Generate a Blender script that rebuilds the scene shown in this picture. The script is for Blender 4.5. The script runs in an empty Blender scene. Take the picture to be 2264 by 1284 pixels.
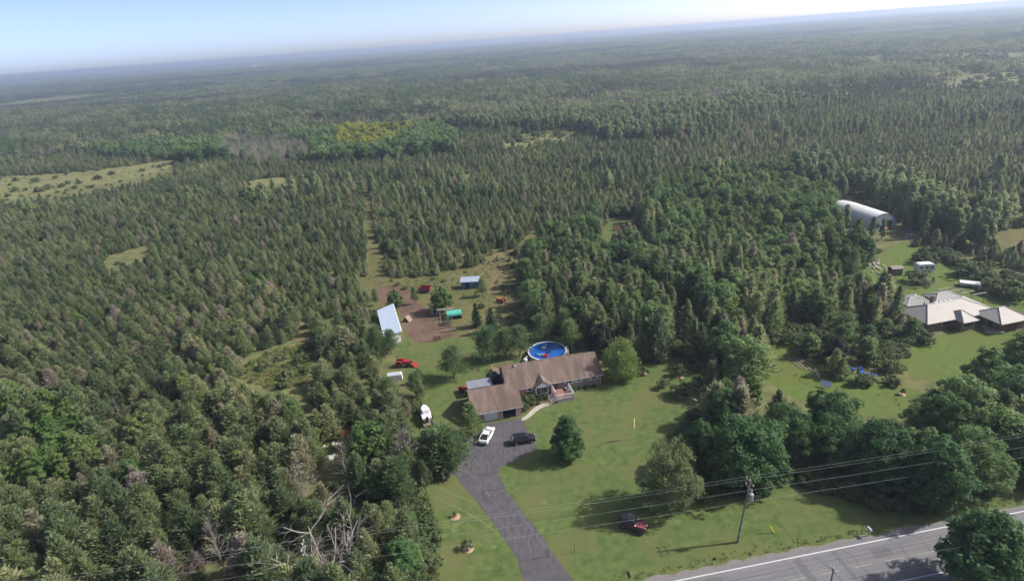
import bpy, math, random
import numpy as np
from mathutils import Vector, Matrix

S = bpy.context.scene
R = math.radians
# ------------------------------------------------------------------ camera
F_PX, CAM_H, ROLL = 1320.0, 66.0, R(4.24)
PITCH = math.atan(556.5 / F_PX)
cam_d = bpy.data.cameras.new("camera")
cam = bpy.data.objects.new("camera", cam_d)
S.collection.objects.link(cam)
cam_d.sensor_width = 36.0
cam_d.lens = 36.0 * F_PX / 2264.0
cam_d.clip_start, cam_d.clip_end = 0.5, 60000.0
cam.matrix_world = Matrix.Translation((0, 0, CAM_H)) @ Matrix.Rotation(math.pi / 2 - PITCH, 4, 'X') @ Matrix.Rotation(-ROLL, 4, 'Z')
S.camera = cam
S.render.resolution_x, S.render.resolution_y = 1024, 580

# ------------------------------------------------------------------ sky and sun
SUN_EL, SUN_AZ = R(40.5), R(86)      # azimuth clockwise from +Y, towards +X
w = bpy.data.worlds.new("World"); S.world = w; w.use_nodes = True
nt = w.node_tree; nt.nodes.clear()
sk = nt.nodes.new("ShaderNodeTexSky"); sk.sky_type = 'NISHITA'; sk.sun_disc = False
sk.sun_elevation, sk.sun_rotation = SUN_EL, SUN_AZ
sk.air_density, sk.dust_density, sk.ozone_density = 0.23, 1.2, 0.0
bg = nt.nodes.new("ShaderNodeBackground"); bg.inputs['Strength'].default_value = 0.132
wo = nt.nodes.new("ShaderNodeOutputWorld")
nt.links.new(sk.outputs[0], bg.inputs['Color']); nt.links.new(bg.outputs[0], wo.inputs['Surface'])
sd = bpy.data.lights.new("sun", 'SUN'); sd.energy = 2.45; sd.angle = R(1.0); sd.color = (1.0, 0.94, 0.85)
sun = bpy.data.objects.new("sun", sd); S.collection.objects.link(sun)
sv = Vector((math.sin(SUN_AZ) * math.cos(SUN_EL), math.cos(SUN_AZ) * math.cos(SUN_EL), math.sin(SUN_EL)))
sun.rotation_euler = sv.to_track_quat('Z', 'Y').to_euler()
S.view_settings.view_transform = 'Standard'
S.view_settings.look = 'None'
S.view_settings.exposure = 1.36
S.view_settings.gamma = 1.0
S.cycles.max_bounces = 6
S.cycles.diffuse_bounces = 3
S.cycles.glossy_bounces = 2
S.cycles.transmission_bounces = 4
S.cycles.volume_bounces = 0
S.cycles.transparent_max_bounces = 6
S.cycles.use_denoising = True
S.cycles.adaptive_threshold = 0.03
HAZE = 2.5e-4

# ------------------------------------------------------------------ helpers
COL = S.collection
rnd = random.Random(7)
_cr, _sr, _ct, _st = math.cos(ROLL), math.sin(ROLL), math.cos(PITCH), math.sin(PITCH)

def g(px, py, z=0.0):
    """ground point (at height z) of a measured spot of the survey photograph"""
    u, v = px - 1132.0, 642.0 - py
    a, b = u * _cr + v * _sr, -u * _sr + v * _cr
    d = (a, F_PX * _ct + b * _st, -F_PX * _st + b * _ct)
    t = (z - CAM_H) / d[2]
    return Vector((d[0] * t, d[1] * t, z))

def seen(x, y, z=0.0):
    """distance-normalised view coordinates, used only to skip what lies far outside the view"""
    dz = z - CAM_H
    up = y * _st + dz * _ct; fw = y * _ct - dz * _st
    if fw <= 1: return None
    a, b = F_PX * x / fw, F_PX * up / fw
    return 1132 + a * _cr - b * _sr, 642 - (a * _sr + b * _cr)

def col(*c): return (c[0], c[1], c[2], 1.0)

TONE = 0.78          # all surface colours were measured a little bright
def mat(name, c, rough=0.8, c2=None, scale=1.0, bump=0.0, metal=0.0, spec=0.3, detail=4, stretch=None, random_obj=0.0, c3=None, scale3=0.1):
    c, c2, c3 = [None if q is None else tuple(v * TONE for v in q) for q in (c, c2, c3)]
    m = bpy.data.materials.new(name); m.use_nodes = True
    t = m.node_tree; p = t.nodes["Principled BSDF"]
    p.inputs['Roughness'].default_value = rough; p.inputs['Metallic'].default_value = metal
    p.inputs['Specular IOR Level'].default_value = spec
    p.inputs['Base Color'].default_value = col(*c)
    out = None
    if c2 is not None or bump:
        tc = t.nodes.new("ShaderNodeTexCoord"); src = tc.outputs['Object']
        if stretch:
            mp = t.nodes.new("ShaderNodeMapping"); mp.inputs['Scale'].default_value = stretch
            t.links.new(src, mp.inputs['Vector']); src = mp.outputs[0]
        n = t.nodes.new("ShaderNodeTexNoise"); n.inputs['Scale'].default_value = scale; n.inputs['Detail'].default_value = detail
        n.inputs['Roughness'].default_value = 0.6
        t.links.new(src, n.inputs['Vector'])
        if c2 is not None:
            r = t.nodes.new("ShaderNodeValToRGB")
            r.color_ramp.elements[0].position, r.color_ramp.elements[1].position = 0.32, 0.68
            r.color_ramp.elements[0].color, r.color_ramp.elements[1].color = col(*c), col(*c2)
            t.links.new(n.outputs['Fac'], r.inputs[0]); out = r.outputs[0]
            if c3 is not None:
                n3 = t.nodes.new("ShaderNodeTexNoise"); n3.inputs['Scale'].default_value = scale3; n3.inputs['Detail'].default_value = 3
                t.links.new(src, n3.inputs['Vector'])
                r3 = t.nodes.new("ShaderNodeMapRange"); r3.inputs[1].default_value, r3.inputs[2].default_value = 0.45, 0.65
                t.links.new(n3.outputs['Fac'], r3.inputs[0])
                mx = t.nodes.new("ShaderNodeMix"); mx.data_type = 'RGBA'
                t.links.new(r3.outputs[0], mx.inputs[0]); t.links.new(out, mx.inputs[6]); mx.inputs[7].default_value = col(*c3)
                out = mx.outputs[2]
            t.links.new(out, p.inputs['Base Color'])
        if bump:
            b = t.nodes.new("ShaderNodeBump"); b.inputs['Strength'].default_value = bump; b.inputs['Distance'].default_value = 0.05
            t.links.new(n.outputs['Fac'], b.inputs['Height']); t.links.new(b.outputs[0], p.inputs['Normal'])
    return m

def leaf_mat(name, stops, trans=0.3, noise=1.2, nscale=0.9):
    """foliage: colour varies from plant to plant and from clump to clump; thin leaves let light through"""
    m = bpy.data.materials.new(name); m.use_nodes = True
    t = m.node_tree; t.nodes.clear()
    oi = t.nodes.new("ShaderNodeObjectInfo")
    r = t.nodes.new("ShaderNodeValToRGB"); cr = r.color_ramp
    while len(cr.elements) < len(stops): cr.elements.new(0.5)
    for e, (p, c) in zip(cr.elements, stops): e.position = p; e.color = col(*c)
    t.links.new(oi.outputs['Random'], r.inputs[0])
    tc = t.nodes.new("ShaderNodeTexCoord")
    n = t.nodes.new("ShaderNodeTexNoise"); n.inputs['Scale'].default_value = nscale; n.inputs['Detail'].default_value = 3
    t.links.new(tc.outputs['Object'], n.inputs['Vector'])
    mr = t.nodes.new("ShaderNodeMapRange"); mr.inputs[1].default_value, mr.inputs[2].default_value = 0.25, 0.75
    mr.inputs[3].default_value, mr.inputs[4].default_value = 1.0 - 0.26 * noise, 1.0 + 0.26 * noise
    t.links.new(n.outputs['Fac'], mr.inputs[0])
    hs = t.nodes.new("ShaderNodeHueSaturation"); t.links.new(r.outputs[0], hs.inputs['Color']); t.links.new(mr.outputs[0], hs.inputs['Value'])
    sv_ = t.nodes.new("ShaderNodeTexNoise"); sv_.inputs['Scale'].default_value = 0.022; sv_.inputs['Detail'].default_value = 3
    t.links.new(oi.outputs['Location'], sv_.inputs['Vector'])
    mv = t.nodes.new("ShaderNodeMapRange"); mv.inputs[1].default_value, mv.inputs[2].default_value = 0.3, 0.7; mv.inputs[3].default_value, mv.inputs[4].default_value = 0.80, 1.22
    t.links.new(sv_.outputs['Fac'], mv.inputs[0])
    mm = t.nodes.new("ShaderNodeMath"); mm.operation = 'MULTIPLY'; t.links.new(mr.outputs[0], mm.inputs[0]); t.links.new(mv.outputs[0], mm.inputs[1]); t.links.new(mm.outputs[0], hs.inputs['Value'])
    mh = t.nodes.new("ShaderNodeMapRange"); mh.inputs[1].default_value, mh.inputs[2].default_value = 0.3, 0.7; mh.inputs[3].default_value, mh.inputs[4].default_value = 0.515, 0.485
    t.links.new(sv_.outputs['Fac'], mh.inputs[0]); t.links.new(mh.outputs[0], hs.inputs['Hue'])
    d = t.nodes.new("ShaderNodeBsdfPrincipled"); d.inputs['Roughness'].default_value = 0.65; d.inputs['Specular IOR Level'].default_value = 0.25
    t.links.new(hs.outputs[0], d.inputs['Base Color'])
    tr = t.nodes.new("ShaderNodeBsdfTranslucent"); t.links.new(hs.outputs[0], tr.inputs['Color'])
    mx = t.nodes.new("ShaderNodeMixShader"); mx.inputs[0].default_value = trans + 0.22
    t.links.new(d.outputs[0], mx.inputs[1]); t.links.new(tr.outputs[0], mx.inputs[2])
    o = t.nodes.new("ShaderNodeOutputMaterial"); t.links.new(mx.outputs[0], o.inputs['Surface'])
    return m

class MB:
    """collects shapes for ONE mesh object"""
    def __init__(s): s.v, s.f, s.m = [], [], []
    def add(s, vs, fs, mi=0):
        o = len(s.v); s.v.extend([tuple(p) for p in vs]); s.f.extend([tuple(i + o for i in f) for f in fs]); s.m.extend([mi] * len(fs)); return s
    def box(s, x0, x1, y0, y1, z0, z1, mi=0):
        return s.add([(x0,y0,z0),(x1,y0,z0),(x1,y1,z0),(x0,y1,z0),(x0,y0,z1),(x1,y0,z1),(x1,y1,z1),(x0,y1,z1)],
                     [(3,2,1,0),(4,5,6,7),(0,1,5,4),(1,2,6,5),(2,3,7,6),(3,0,4,7)], mi)
    def prism(s, poly, d, mi=0):
        """poly: 3-D points of one flat face (any winding); d: extrusion vector"""
        n = len(poly); d = Vector(d); a = [Vector(p) for p in poly]; b = [p + d for p in a]
        nrm = Vector((0,0,0))
        for i in range(n): nrm += a[i].cross(a[(i+1) % n])
        if nrm.dot(d) > 0: a.reverse(); b.reverse()
        return s.add(a + b, [tuple(range(n)), tuple(range(2*n-1, n-1, -1))] + [((i+1) % n, i, n+i, n+(i+1) % n) for i in range(n)], mi)
    def tube(s, pts, rad, k=6, mi=0, cap=True):
        pts = [Vector(p) for p in pts]; rad = rad if isinstance(rad, (list, tuple)) else [rad] * len(pts)
        vs, fs = [], []
        for i, p in enumerate(pts):
            t = (pts[min(i+1, len(pts)-1)] - pts[max(i-1, 0)]).normalized()
            u = t.cross(Vector((0,0,1)) if abs(t.z) < 0.9 else Vector((1,0,0))).normalized(); q = t.cross(u)
            for j in range(k):
                a = 2*math.pi*j/k; vs.append(p + (u*math.cos(a) + q*math.sin(a)) * rad[i])
        for i in range(len(pts)-1):
            for j in range(k):
                fs.append((i*k+j, i*k+(j+1) % k, (i+1)*k+(j+1) % k, (i+1)*k+j))
        if cap: fs.append(tuple(range(k-1, -1, -1))); fs.append(tuple((len(pts)-1)*k+j for j in range(k)))
        return s.add(vs, fs, mi)
    def lathe(s, prof, k=16, c=(0,0,0), mi=0):
        vs, fs = [], []
        for (r_, z) in prof:
            for j in range(k): a = 2*math.pi*j/k; vs.append((c[0]+r_*math.cos(a), c[1]+r_*math.sin(a), c[2]+z))
        for i in range(len(prof)-1):
            for j in range(k): fs.append((i*k+j, i*k+(j+1) % k, (i+1)*k+(j+1) % k, (i+1)*k+j))
        return s.add(vs, fs, mi)
    def mesh(s, name, mats, smooth=False):
        me = bpy.data.meshes.new(name); me.from_pydata(s.v, [], s.f)
        for m_ in (mats if isinstance(mats, (list, tuple)) else [mats]): me.materials.append(m_)
        if any(s.m): me.polygons.foreach_set("material_index", s.m)
        if smooth: me.polygons.foreach_set("use_smooth", [True] * len(s.f))
        me.update(); return me
    def build(s, name, mats, parent=None, loc=None, rz=0.0, smooth=False):
        return link(name, s.mesh(name, mats, smooth), parent, loc, rz)

def link(name, me, parent=None, loc=None, rz=0.0):
    o = bpy.data.objects.new(name, me); COL.objects.link(o)
    if parent is not None: o.parent = parent
    if loc is not None: o.location = loc
    if rz: o.rotation_euler = (0, 0, rz)
    return o

def tag(o, label, cat=None, group=None, kind=None):
    o["label"] = label
    if cat: o["category"] = cat
    if group: o["group"] = group
    if kind: o["kind"] = kind
    return o

def thing(name, label, cat, loc=(0,0,0), rz=0.0, group=None):
    o = bpy.data.objects.new(name, None); COL.objects.link(o); o.location = loc; o.rotation_euler = (0, 0, rz)
    o.empty_display_size = 0.5
    return tag(o, label, cat, group)

def sheet(name, pts, z, m, label, subdiv=False, kind="structure"):
    """a flat laid surface from an outline of ground points"""
    me = bpy.data.meshes.new(name); me.from_pydata([(p[0], p[1], z) for p in pts], [], [tuple(range(len(pts)))])
    me.update()
    if me.polygons[0].normal.z < 0: me.flip_normals()
    me.materials.append(m); o = link(name, me); return tag(o, label, None, None, kind)

def gp(pts, z=0.0): return [g(a, b, z) for a, b in pts]

def smooth_poly(pts, it=2):
    for _ in range(it):
        q = []
        for i in range(len(pts)):
            a, b = Vector(pts[i][:2]), Vector(pts[(i+1) % len(pts)][:2])
            q += [a*0.75 + b*0.25, a*0.25 + b*0.75]
        pts = q
    return [Vector((p[0], p[1], 0)) for p in pts]

def inside(poly, x, y):
    c = False; n = len(poly); j = n - 1
    for i in range(n):
        xi, yi, xj, yj = poly[i][0], poly[i][1], poly[j][0], poly[j][1]
        if (yi > y) != (yj > y) and x < (xj - xi) * (y - yi) / (yj - yi) + xi: c = not c
        j = i
    return c

class Zone:
    def __init__(s, px): 
        s.p = [(q.x, q.y) for q in gp(px)]
        s.b = (min(a for a, _ in s.p), max(a for a, _ in s.p), min(b for _, b in s.p), max(b for _, b in s.p))
    def has(s, x, y): return s.b[0] <= x <= s.b[1] and s.b[2] <= y <= s.b[3] and inside(s.p, x, y)

# smooth value noise for the layout of woods and terrain
_ng = np.random.RandomState(3).rand(64, 64)
def vnoise(x, y, sc):
    x, y = x / sc, y / sc; xi, yi = math.floor(x), math.floor(y); fx, fy = x - xi, y - yi
    fx, fy = fx*fx*(3-2*fx), fy*fy*(3-2*fy)
    a, b = _ng[xi % 64][yi % 64], _ng[(xi+1) % 64][yi % 64]; c, d = _ng[xi % 64][(yi+1) % 64], _ng[(xi+1) % 64][(yi+1) % 64]
    return (a*(1-fx)+b*fx)*(1-fy) + (c*(1-fx)+d*fx)*fy

def terrain(x, y):
    d = math.hypot(x, y)
    if d < 700: return 0.0
    k = min(1.0, (d - 700) / 1500)
    h = k * ((vnoise(x+900, y, 700) - 0.5) * 7 + (vnoise(x, y+4000, 2300) - 0.5) * 12)
    side = max(0.12, min(1.0, 1.0 - (x/max(1.0, abs(y)) - .12) * 3.0))      # lower land towards the lake
    if d > 5000: h += side * min(1.0, (d-5000)/5000) * (10 + 30 * vnoise(x + 7000, y, 3800) * (0.55 + 0.9*vnoise(x, y, 1300)))
    return h
# ------------------------------------------------------------------ materials of the setting
M = {}
M['lawn'] = mat("lawn_grass", (0.070, 0.122, 0.034), 0.9, (0.152, 0.190, 0.064), 0.75, bump=0.5, spec=0.1, detail=12, c3=(0.150, 0.160, 0.062), scale3=0.13)
M['lawn_n'] = mat("lush_lawn_grass", (0.098, 0.152, 0.034), 0.9, (0.145, 0.205, 0.054), 0.7, bump=0.35, spec=0.1, detail=8, c3=(0.135, 0.165, 0.045), scale3=0.12)
M['meadow'] = mat("meadow_grass", (0.110, 0.115, 0.045), 0.95, (0.205, 0.185, 0.085), 0.5, bump=0.5, spec=0.1, detail=8, c3=(0.120, 0.135, 0.050), scale3=0.06)
M['pale'] = mat("pale_meadow_grass", (0.165, 0.180, 0.072), 0.95, (0.255, 0.248, 0.110), 0.12, bump=0.4, spec=0.1, detail=8)
M['dirt'] = mat("trodden_dirt", (0.150, 0.095, 0.072), 0.95, (0.215, 0.150, 0.112), 0.8, bump=0.3, spec=0.1, detail=8, c3=(0.125, 0.08, 0.06), scale3=0.2)
M['dry'] = mat("dry_worn_grass", (0.150, 0.130, 0.060), 0.95, (0.26, 0.205, 0.115), 0.6, bump=0.3, spec=0.1, detail=8, c3=(0.13, 0.14, 0.05), scale3=0.16)
M['gravel'] = mat("gravel", (0.17, 0.155, 0.14), 0.95, (0.30, 0.28, 0.26), 3.0, bump=0.4, spec=0.1)
M['road'] = mat("worn_asphalt", (0.185, 0.185, 0.200), 0.9, (0.235, 0.230, 0.242), 0.6, bump=0.1, spec=0.2, detail=9, stretch=(0.25, 1.6, 1))
M['drive'] = mat("patched_asphalt", (0.082, 0.078, 0.090), 0.9, (0.138, 0.130, 0.142), 1.3, bump=0.15, spec=0.2, detail=9, stretch=(1.6, 0.5, 1))
M['tar'] = mat("crack_tar", (0.03, 0.03, 0.035), 0.8)
M['worn'] = mat("worn_streak", (0.18, 0.172, 0.175), 0.9, (0.12, 0.115, 0.12), 1.5)
M['paint'] = mat("road_paint_white", (0.72, 0.72, 0.74), 0.7, (0.60, 0.60, 0.62), 2.0)
M['paint_y'] = mat("road_paint_faded", (0.42, 0.38, 0.29), 0.8, (0.27, 0.26, 0.25), 2.5)
M['concrete'] = mat("concrete_walk", (0.42, 0.40, 0.34), 0.9, (0.52, 0.49, 0.42), 1.5, bump=0.1)
M['mulch'] = mat("wood_mulch", (0.36, 0.22, 0.14), 0.95, (0.55, 0.40, 0.28), 4.0, bump=0.5)
M['water'] = mat("lake_water", (0.30, 0.36, 0.42), 0.25, spec=0.5)
M['white'] = mat("white_paint", (0.78, 0.78, 0.79), 0.5, (0.70, 0.71, 0.73), 1.2)
M['bark'] = mat("bark", (0.085, 0.068, 0.052), 0.95, (0.14, 0.12, 0.10), 3.0, bump=0.4)
M['deadwood'] = mat("bleached_wood", (0.28, 0.25, 0.225), 0.95, (0.40, 0.36, 0.325), 2.0, bump=0.3)
M['wood'] = mat("weathered_wood", (0.17, 0.13, 0.10), 0.9, (0.27, 0.22, 0.17), 2.5, bump=0.2)
M['polewood'] = mat("grey_pole_wood", (0.19, 0.17, 0.155), 0.9, (0.28, 0.255, 0.23), 3.0, bump=0.2)
M['tanwood'] = mat("new_lumber", (0.46, 0.33, 0.18), 0.85, (0.55, 0.40, 0.23), 3.0)
M['black'] = mat("black_rubber", (0.018, 0.018, 0.02), 0.75)
M['dark'] = mat("dark_void", (0.012, 0.012, 0.014), 0.9)
M['glass'] = mat("dark_glass", (0.025, 0.03, 0.038), 0.08, spec=0.7)
M['metal'] = mat("galvanised_metal", (0.48, 0.49, 0.51), 0.45, (0.40, 0.41, 0.43), 2.0, metal=0.5)
M['steel'] = mat("dull_steel", (0.28, 0.28, 0.29), 0.5, metal=0.6)
M['chrome'] = mat("headlight_lens", (0.75, 0.76, 0.78), 0.15, spec=0.8)
M['redlamp'] = mat("red_lens", (0.35, 0.02, 0.015), 0.25, spec=0.6)
M['wire'] = mat("weathered_wire", (0.30, 0.34, 0.30), 0.6)

# ground under everything: rough ground near, patchwork of woods and fields far away
def ground_material():
    m = bpy.data.materials.new("rough_ground"); m.use_nodes = True
    t = m.node_tree; p = t.nodes["Principled BSDF"]; p.inputs['Roughness'].default_value = 0.95; p.inputs['Specular IOR Level'].default_value = 0.1
    tc = t.nodes.new("ShaderNodeTexCoord")
    def noise(sc, det=6):
        n = t.nodes.new("ShaderNodeTexNoise"); n.inputs['Scale'].default_value = sc; n.inputs['Detail'].default_value = det
        t.links.new(tc.outputs['Object'], n.inputs['Vector']); return n.outputs['Fac']
    def ramp(f, a, b, pa, pb):
        r = t.nodes.new("ShaderNodeValToRGB"); r.color_ramp.elements[0].position, r.color_ramp.elements[1].position = pa, pb
        r.color_ramp.elements[0].color, r.color_ramp.elements[1].color = col(*a), col(*b); t.links.new(f, r.inputs[0]); return r.outputs[0]
    def mix(f, a, b):
        x = t.nodes.new("ShaderNodeMix"); x.data_type = 'RGBA'; t.links.new(f, x.inputs[0]); t.links.new(a, x.inputs[6]); t.links.new(b, x.inputs[7]); return x.outputs[2]
    near = ramp(noise(0.35, 8), (0.095, 0.108, 0.042), (0.165, 0.165, 0.075), 0.35, 0.68)
    far_wood = ramp(noise(0.012, 8), (0.030, 0.042, 0.020), (0.075, 0.085, 0.040), 0.35, 0.65)
    far_field = ramp(noise(0.004, 3), (0.11, 0.13, 0.05), (0.24, 0.22, 0.11), 0.4, 0.6)
    patch = t.nodes.new("ShaderNodeMapRange"); patch.inputs[1].default_value, patch.inputs[2].default_value = 0.60, 0.63
    mp = t.nodes.new("ShaderNodeMapping"); mp.inputs['Scale'].default_value = (1.0, 0.45, 1.0)
    vn = t.nodes.new("ShaderNodeTexNoise"); vn.inputs['Scale'].default_value = 0.0016; vn.inputs['Detail'].default_value = 4
    t.links.new(tc.outputs['Object'], mp.inputs[0]); t.links.new(mp.outputs[0], vn.inputs['Vector']); t.links.new(vn.outputs['Fac'], patch.inputs[0])
    far = mix(patch.outputs[0], far_wood, far_field)
    ln = t.nodes.new("ShaderNodeVectorMath"); ln.operation = 'LENGTH'; t.links.new(tc.outputs['Object'], ln.inputs[0])
    mr = t.nodes.new("ShaderNodeMapRange"); mr.inputs[1].default_value, mr.inputs[2].default_value = 1800, 3600; t.links.new(ln.outputs['Value'], mr.inputs[0])
    t.links.new(mix(mr.outputs[0], near, far), p.inputs['Base Color'])
    return m
def make_ground():
    rings = [0.0] + [30 * (16000 / 30.0) ** (i / 110.0) for i in range(111)]
    k = 240; vs = [(0, 0, 0)]; fs = []
    for i, r_ in enumerate(rings[1:]):
        for j in range(k):
            a = 2 * math.pi * j / k; x, y = r_ * math.cos(a), r_ * math.sin(a); vs.append((x, y, terrain(x, y)))
    for j in range(k): fs.append((0, 1 + j, 1 + (j + 1) % k))
    for i in range(len(rings) - 2):
        for j in range(k):
            a, b = 1 + i*k + j, 1 + i*k + (j+1) % k; fs.append((a, a + k, b + k, b))
    me = bpy.data.meshes.new("ground"); me.from_pydata(vs, [], fs); me.materials.append(ground_material())
    me.polygons.foreach_set("use_smooth", [True] * len(fs)); me.update()
    return tag(link("ground", me), "rough olive ground of woods and fields reaching the horizon", None, None, "structure")
make_ground()

# ---- lawns, meadows, yard
sheet("lawn", smooth_poly(gp([(930,1330),(915,1200),(860,1130),(930,1080),(1000,1040),(980,1000),(900,985),(840,960),(900,900),(930,870),(900,830),(870,760),(905,745),(1000,748),(1080,745),(1170,735),(1280,735),(1420,770),(1600,790),(1640,850),(1560,960),(1580,1060),(1780,1020),(1900,1080),(2060,1118),(2420,1030),(2420,1110),(1900,1235),(1500,1330)]), 1), 0.012, M['lawn'], "mown lawn sloping round the brick bungalow to the road")
sheet("lawn", smooth_poly(gp([(1640,790),(1720,745),(1800,770),(1870,830),(2000,850),(2100,890),(2000,930),(1800,900),(1700,850)]), 2), 0.010, M['lawn_n'], "narrow lawn with saplings beyond the hedge")
sheet("lawn", smooth_poly(gp([(1960,800),(2060,740),(2230,720),(2300,760),(2230,830),(2080,860)]), 2), 0.011, M['lawn_n'], "bright lawn in front of the pale metal roofed house")
sheet("lawn", smooth_poly(gp([(1850,660),(1900,600),(1985,530),(2060,545),(2160,600),(2300,650),(2300,700),(2000,700)]), 2), 0.009, M['lawn_n'], "back lawn with camper and flat trailer")
sheet("meadow", smooth_poly(gp([(880,760),(820,745),(800,700),(785,600),(830,595),(1000,590),(1060,580),(1090,550),(1150,545),(1180,620),(1180,700),(1160,755),(1000,765)]), 2), 0.006, M['meadow'], "rough paddock grass round the dirt yard")
sheet("yard", smooth_poly(gp([(885,690),(905,762),(985,752),(1010,740),(985,700),(960,690),(930,675),(900,650),(870,660)]), 2), 0.016, M['dirt'], "bare brown dirt yard beside the long metal shed")
sheet("yard", smooth_poly(gp([(820,640),(870,625),(930,650),(915,690),(870,670),(830,670)]), 2), 0.014, M['dirt'], "worn dirt at the shaded end of the yard")
sheet("path", smooth_poly(gp([(1070,640),(1075,600),(1090,560),(1130,545),(1130,580),(1110,620),(1140,670),(1120,690)]), 2), 0.010, M['dry'], "dry worn track past the blue shed")
for nm, px, lb, mm in (
    ("meadow", [(-60,455),(-60,395),(150,378),(300,362),(395,348),(400,362),(330,388),(200,412),(60,436)], "pale yellow green meadow with scattered bushes", 'pale'),
    ("meadow", [(535,840),(545,805),(620,765),(690,750),(720,765),(690,800),(680,850),(600,870)], "small dry clearing inside the conifer wood", 'pale'),
    ("meadow", [(640,735),(670,705),(700,725),(690,750),(650,760)], "small dry opening above the clearing", 'dry'),
    ("meadow", [(1100,322),(1110,300),(1250,283),(1300,288),(1230,310),(1150,322)], "tan field strip between conifers and the poplar stand", 'pale'),
    ("meadow", [(520,408),(560,396),(640,388),(655,400),(560,416)], "thin tan clearing in the far conifers", 'pale'),
    ("meadow", [(1318,548),(1322,500),(1358,478),(1440,482),(1430,505),(1375,535),(1345,560)], "small mown clearing with a swing", 'lawn'),
    ("meadow", [(803,388),(815,388),(832,530),(848,560),(842,600),(815,600),(807,480)], "straight mown track cut through the conifers", 'meadow'),
    ("meadow", [(1130,590),(1150,520),(1200,500),(1205,520),(1165,580)], "grassy gap behind the blue shed", 'meadow'),
    ("meadow", [(2040,570),(2000,540),(2050,525),(2130,580),(2300,615),(2300,660),(2160,610)], "rough grass along the neighbour's ditch", 'meadow'),
    ("meadow", [(2120,520),(2264,490),(2350,500),(2350,560),(2200,570)], "rough grass at the edge of the poplars", 'meadow'),
    ("meadow", [(1950,128),(2100,122),(2230,118),(2240,127),(2060,135),(1980,136)], "far pale field strip", 'pale'),
    ("meadow", [(2120,196),(2150,176),(2230,162),(2330,158),(2330,182),(2200,198)], "far tan field with dark bushes", 'pale'),
    ("meadow", [(1930,170),(2120,160),(2110,168),(1960,176)], "faint pale streak of far scrub", 'meadow'),
    ("meadow", [(360,350),(500,345),(540,352),(420,362)], "strip of yellow grass below the grey dead trees", 'meadow')):
    sheet(nm, smooth_poly(gp(px), 1), 0.007 if px[0][1] > 210 else 1.5, M[mm], lb)

# ---- road (local frame: x along the road, y across; origin on the near white edge line)
RD = Vector((27.42, 57.33, 0)); RA = math.atan2(4.48, 31.75)
def road_pt(x, y, z=0.0): return Vector((RD.x + x*math.cos(RA) - y*math.sin(RA), RD.y + x*math.sin(RA) + y*math.cos(RA), z))
def road_strip(name, m, x0, x1, y0, y1, z, label=None, parent=None, wob=0.0, n=60):
    vs, fs = [], []
    for i in range(n + 1):
        x = x0 + (x1 - x0) * i / n
        a = (vnoise(x*3+50, 3, 4)-.5)*wob + (vnoise(x*3+50, 9, 1.2)-.5)*wob*.6
        vs += [(x, y0, z), (x, y1 + a, z)]
        if i: fs.append((2*i-2, 2*i, 2*i+1, 2*i-1))
    mb = MB(); mb.add(vs, fs); o = mb.build(name, m, parent)
    if parent is None: o.location = RD; o.rotation_euler = (0, 0, RA)
    if label: tag(o, label, None, None, "structure")
    return o
road_strip("shoulder", M['gravel'], -160, 160, -9.5, 1.2, 0.018, "grey gravel shoulder along the road", wob=0.9, n=400)
road = road_strip("road", M['road'], -160, 160, -7.4, 0.75, 0.024, "worn grey two lane asphalt road", wob=0.25, n=300)
road_strip("edge_line", M['paint'], -160, 160, -0.09, 0.09, 0.029, parent=road, n=4)
road_strip("edge_line", M['paint'], -160, 160, -6.40, -6.23, 0.029, parent=road, n=4)
for k in range(-12, 26):
    road_strip("lane_dash", M['paint_y'], k*4.6, k*4.6 + 2.5, -3.27, -3.14, 0.029, parent=road, n=2)
def crack(parent, pts, wd, z, m, name="crack", jit=2.2):
    """a sealed crack: thin ribbon along points of the ground"""
    vs, fs = [], []
    pts = [Vector((p[0], p[1], 0)) for p in pts]; q = []
    for a, b in zip(pts, pts[1:]):
        k = max(1, int((b-a).length / 0.6))
        for i in range(k): q.append(a.lerp(b, i/k))
    q.append(pts[-1])
    for i, p in enumerate(q):
        t = (q[min(i+1, len(q)-1)] - q[max(i-1, 0)]).normalized(); nrm = Vector((-t.y, t.x, 0))
        j = nrm * (rnd.random()-.5) * wd * jit; ww = wd * (0.6 + 0.7*rnd.random()) * .5
        vs += [p + j + nrm*ww, p + j - nrm*ww]
        if i: fs.append((2*i-2, 2*i-1, 2*i+1, 2*i))
    mb = MB(); mb.add([(v[0], v[1], z) for v in vs], fs); o = mb.build(name, m)
    if parent is not None:
        o.parent = parent; o.matrix_parent_inverse = Matrix.LocRotScale(parent.location, parent.rotation_euler, None).inverted()
    return o
for x in (-3.2, 5.5, 9.5, 14.0, 21.0, 24.5, 30.5):
    crack(road, [road_pt(x, 0.5), road_pt(x+.9, -1.6), road_pt(x+.4+rnd.random(), -3.0), road_pt(x+1.5, -6.6)], 0.05, 0.028, M['tar'])
crack(road, [road_pt(-10, -1.7), road_pt(8, -1.5), road_pt(22, -1.75), road_pt(40, -1.6)], 0.05, 0.028, M['tar'])
crack(road, [road_pt(12, -4.6), road_pt(22, -4.7), road_pt(40, -4.5)], 0.06, 0.028, M['tar'])

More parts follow.
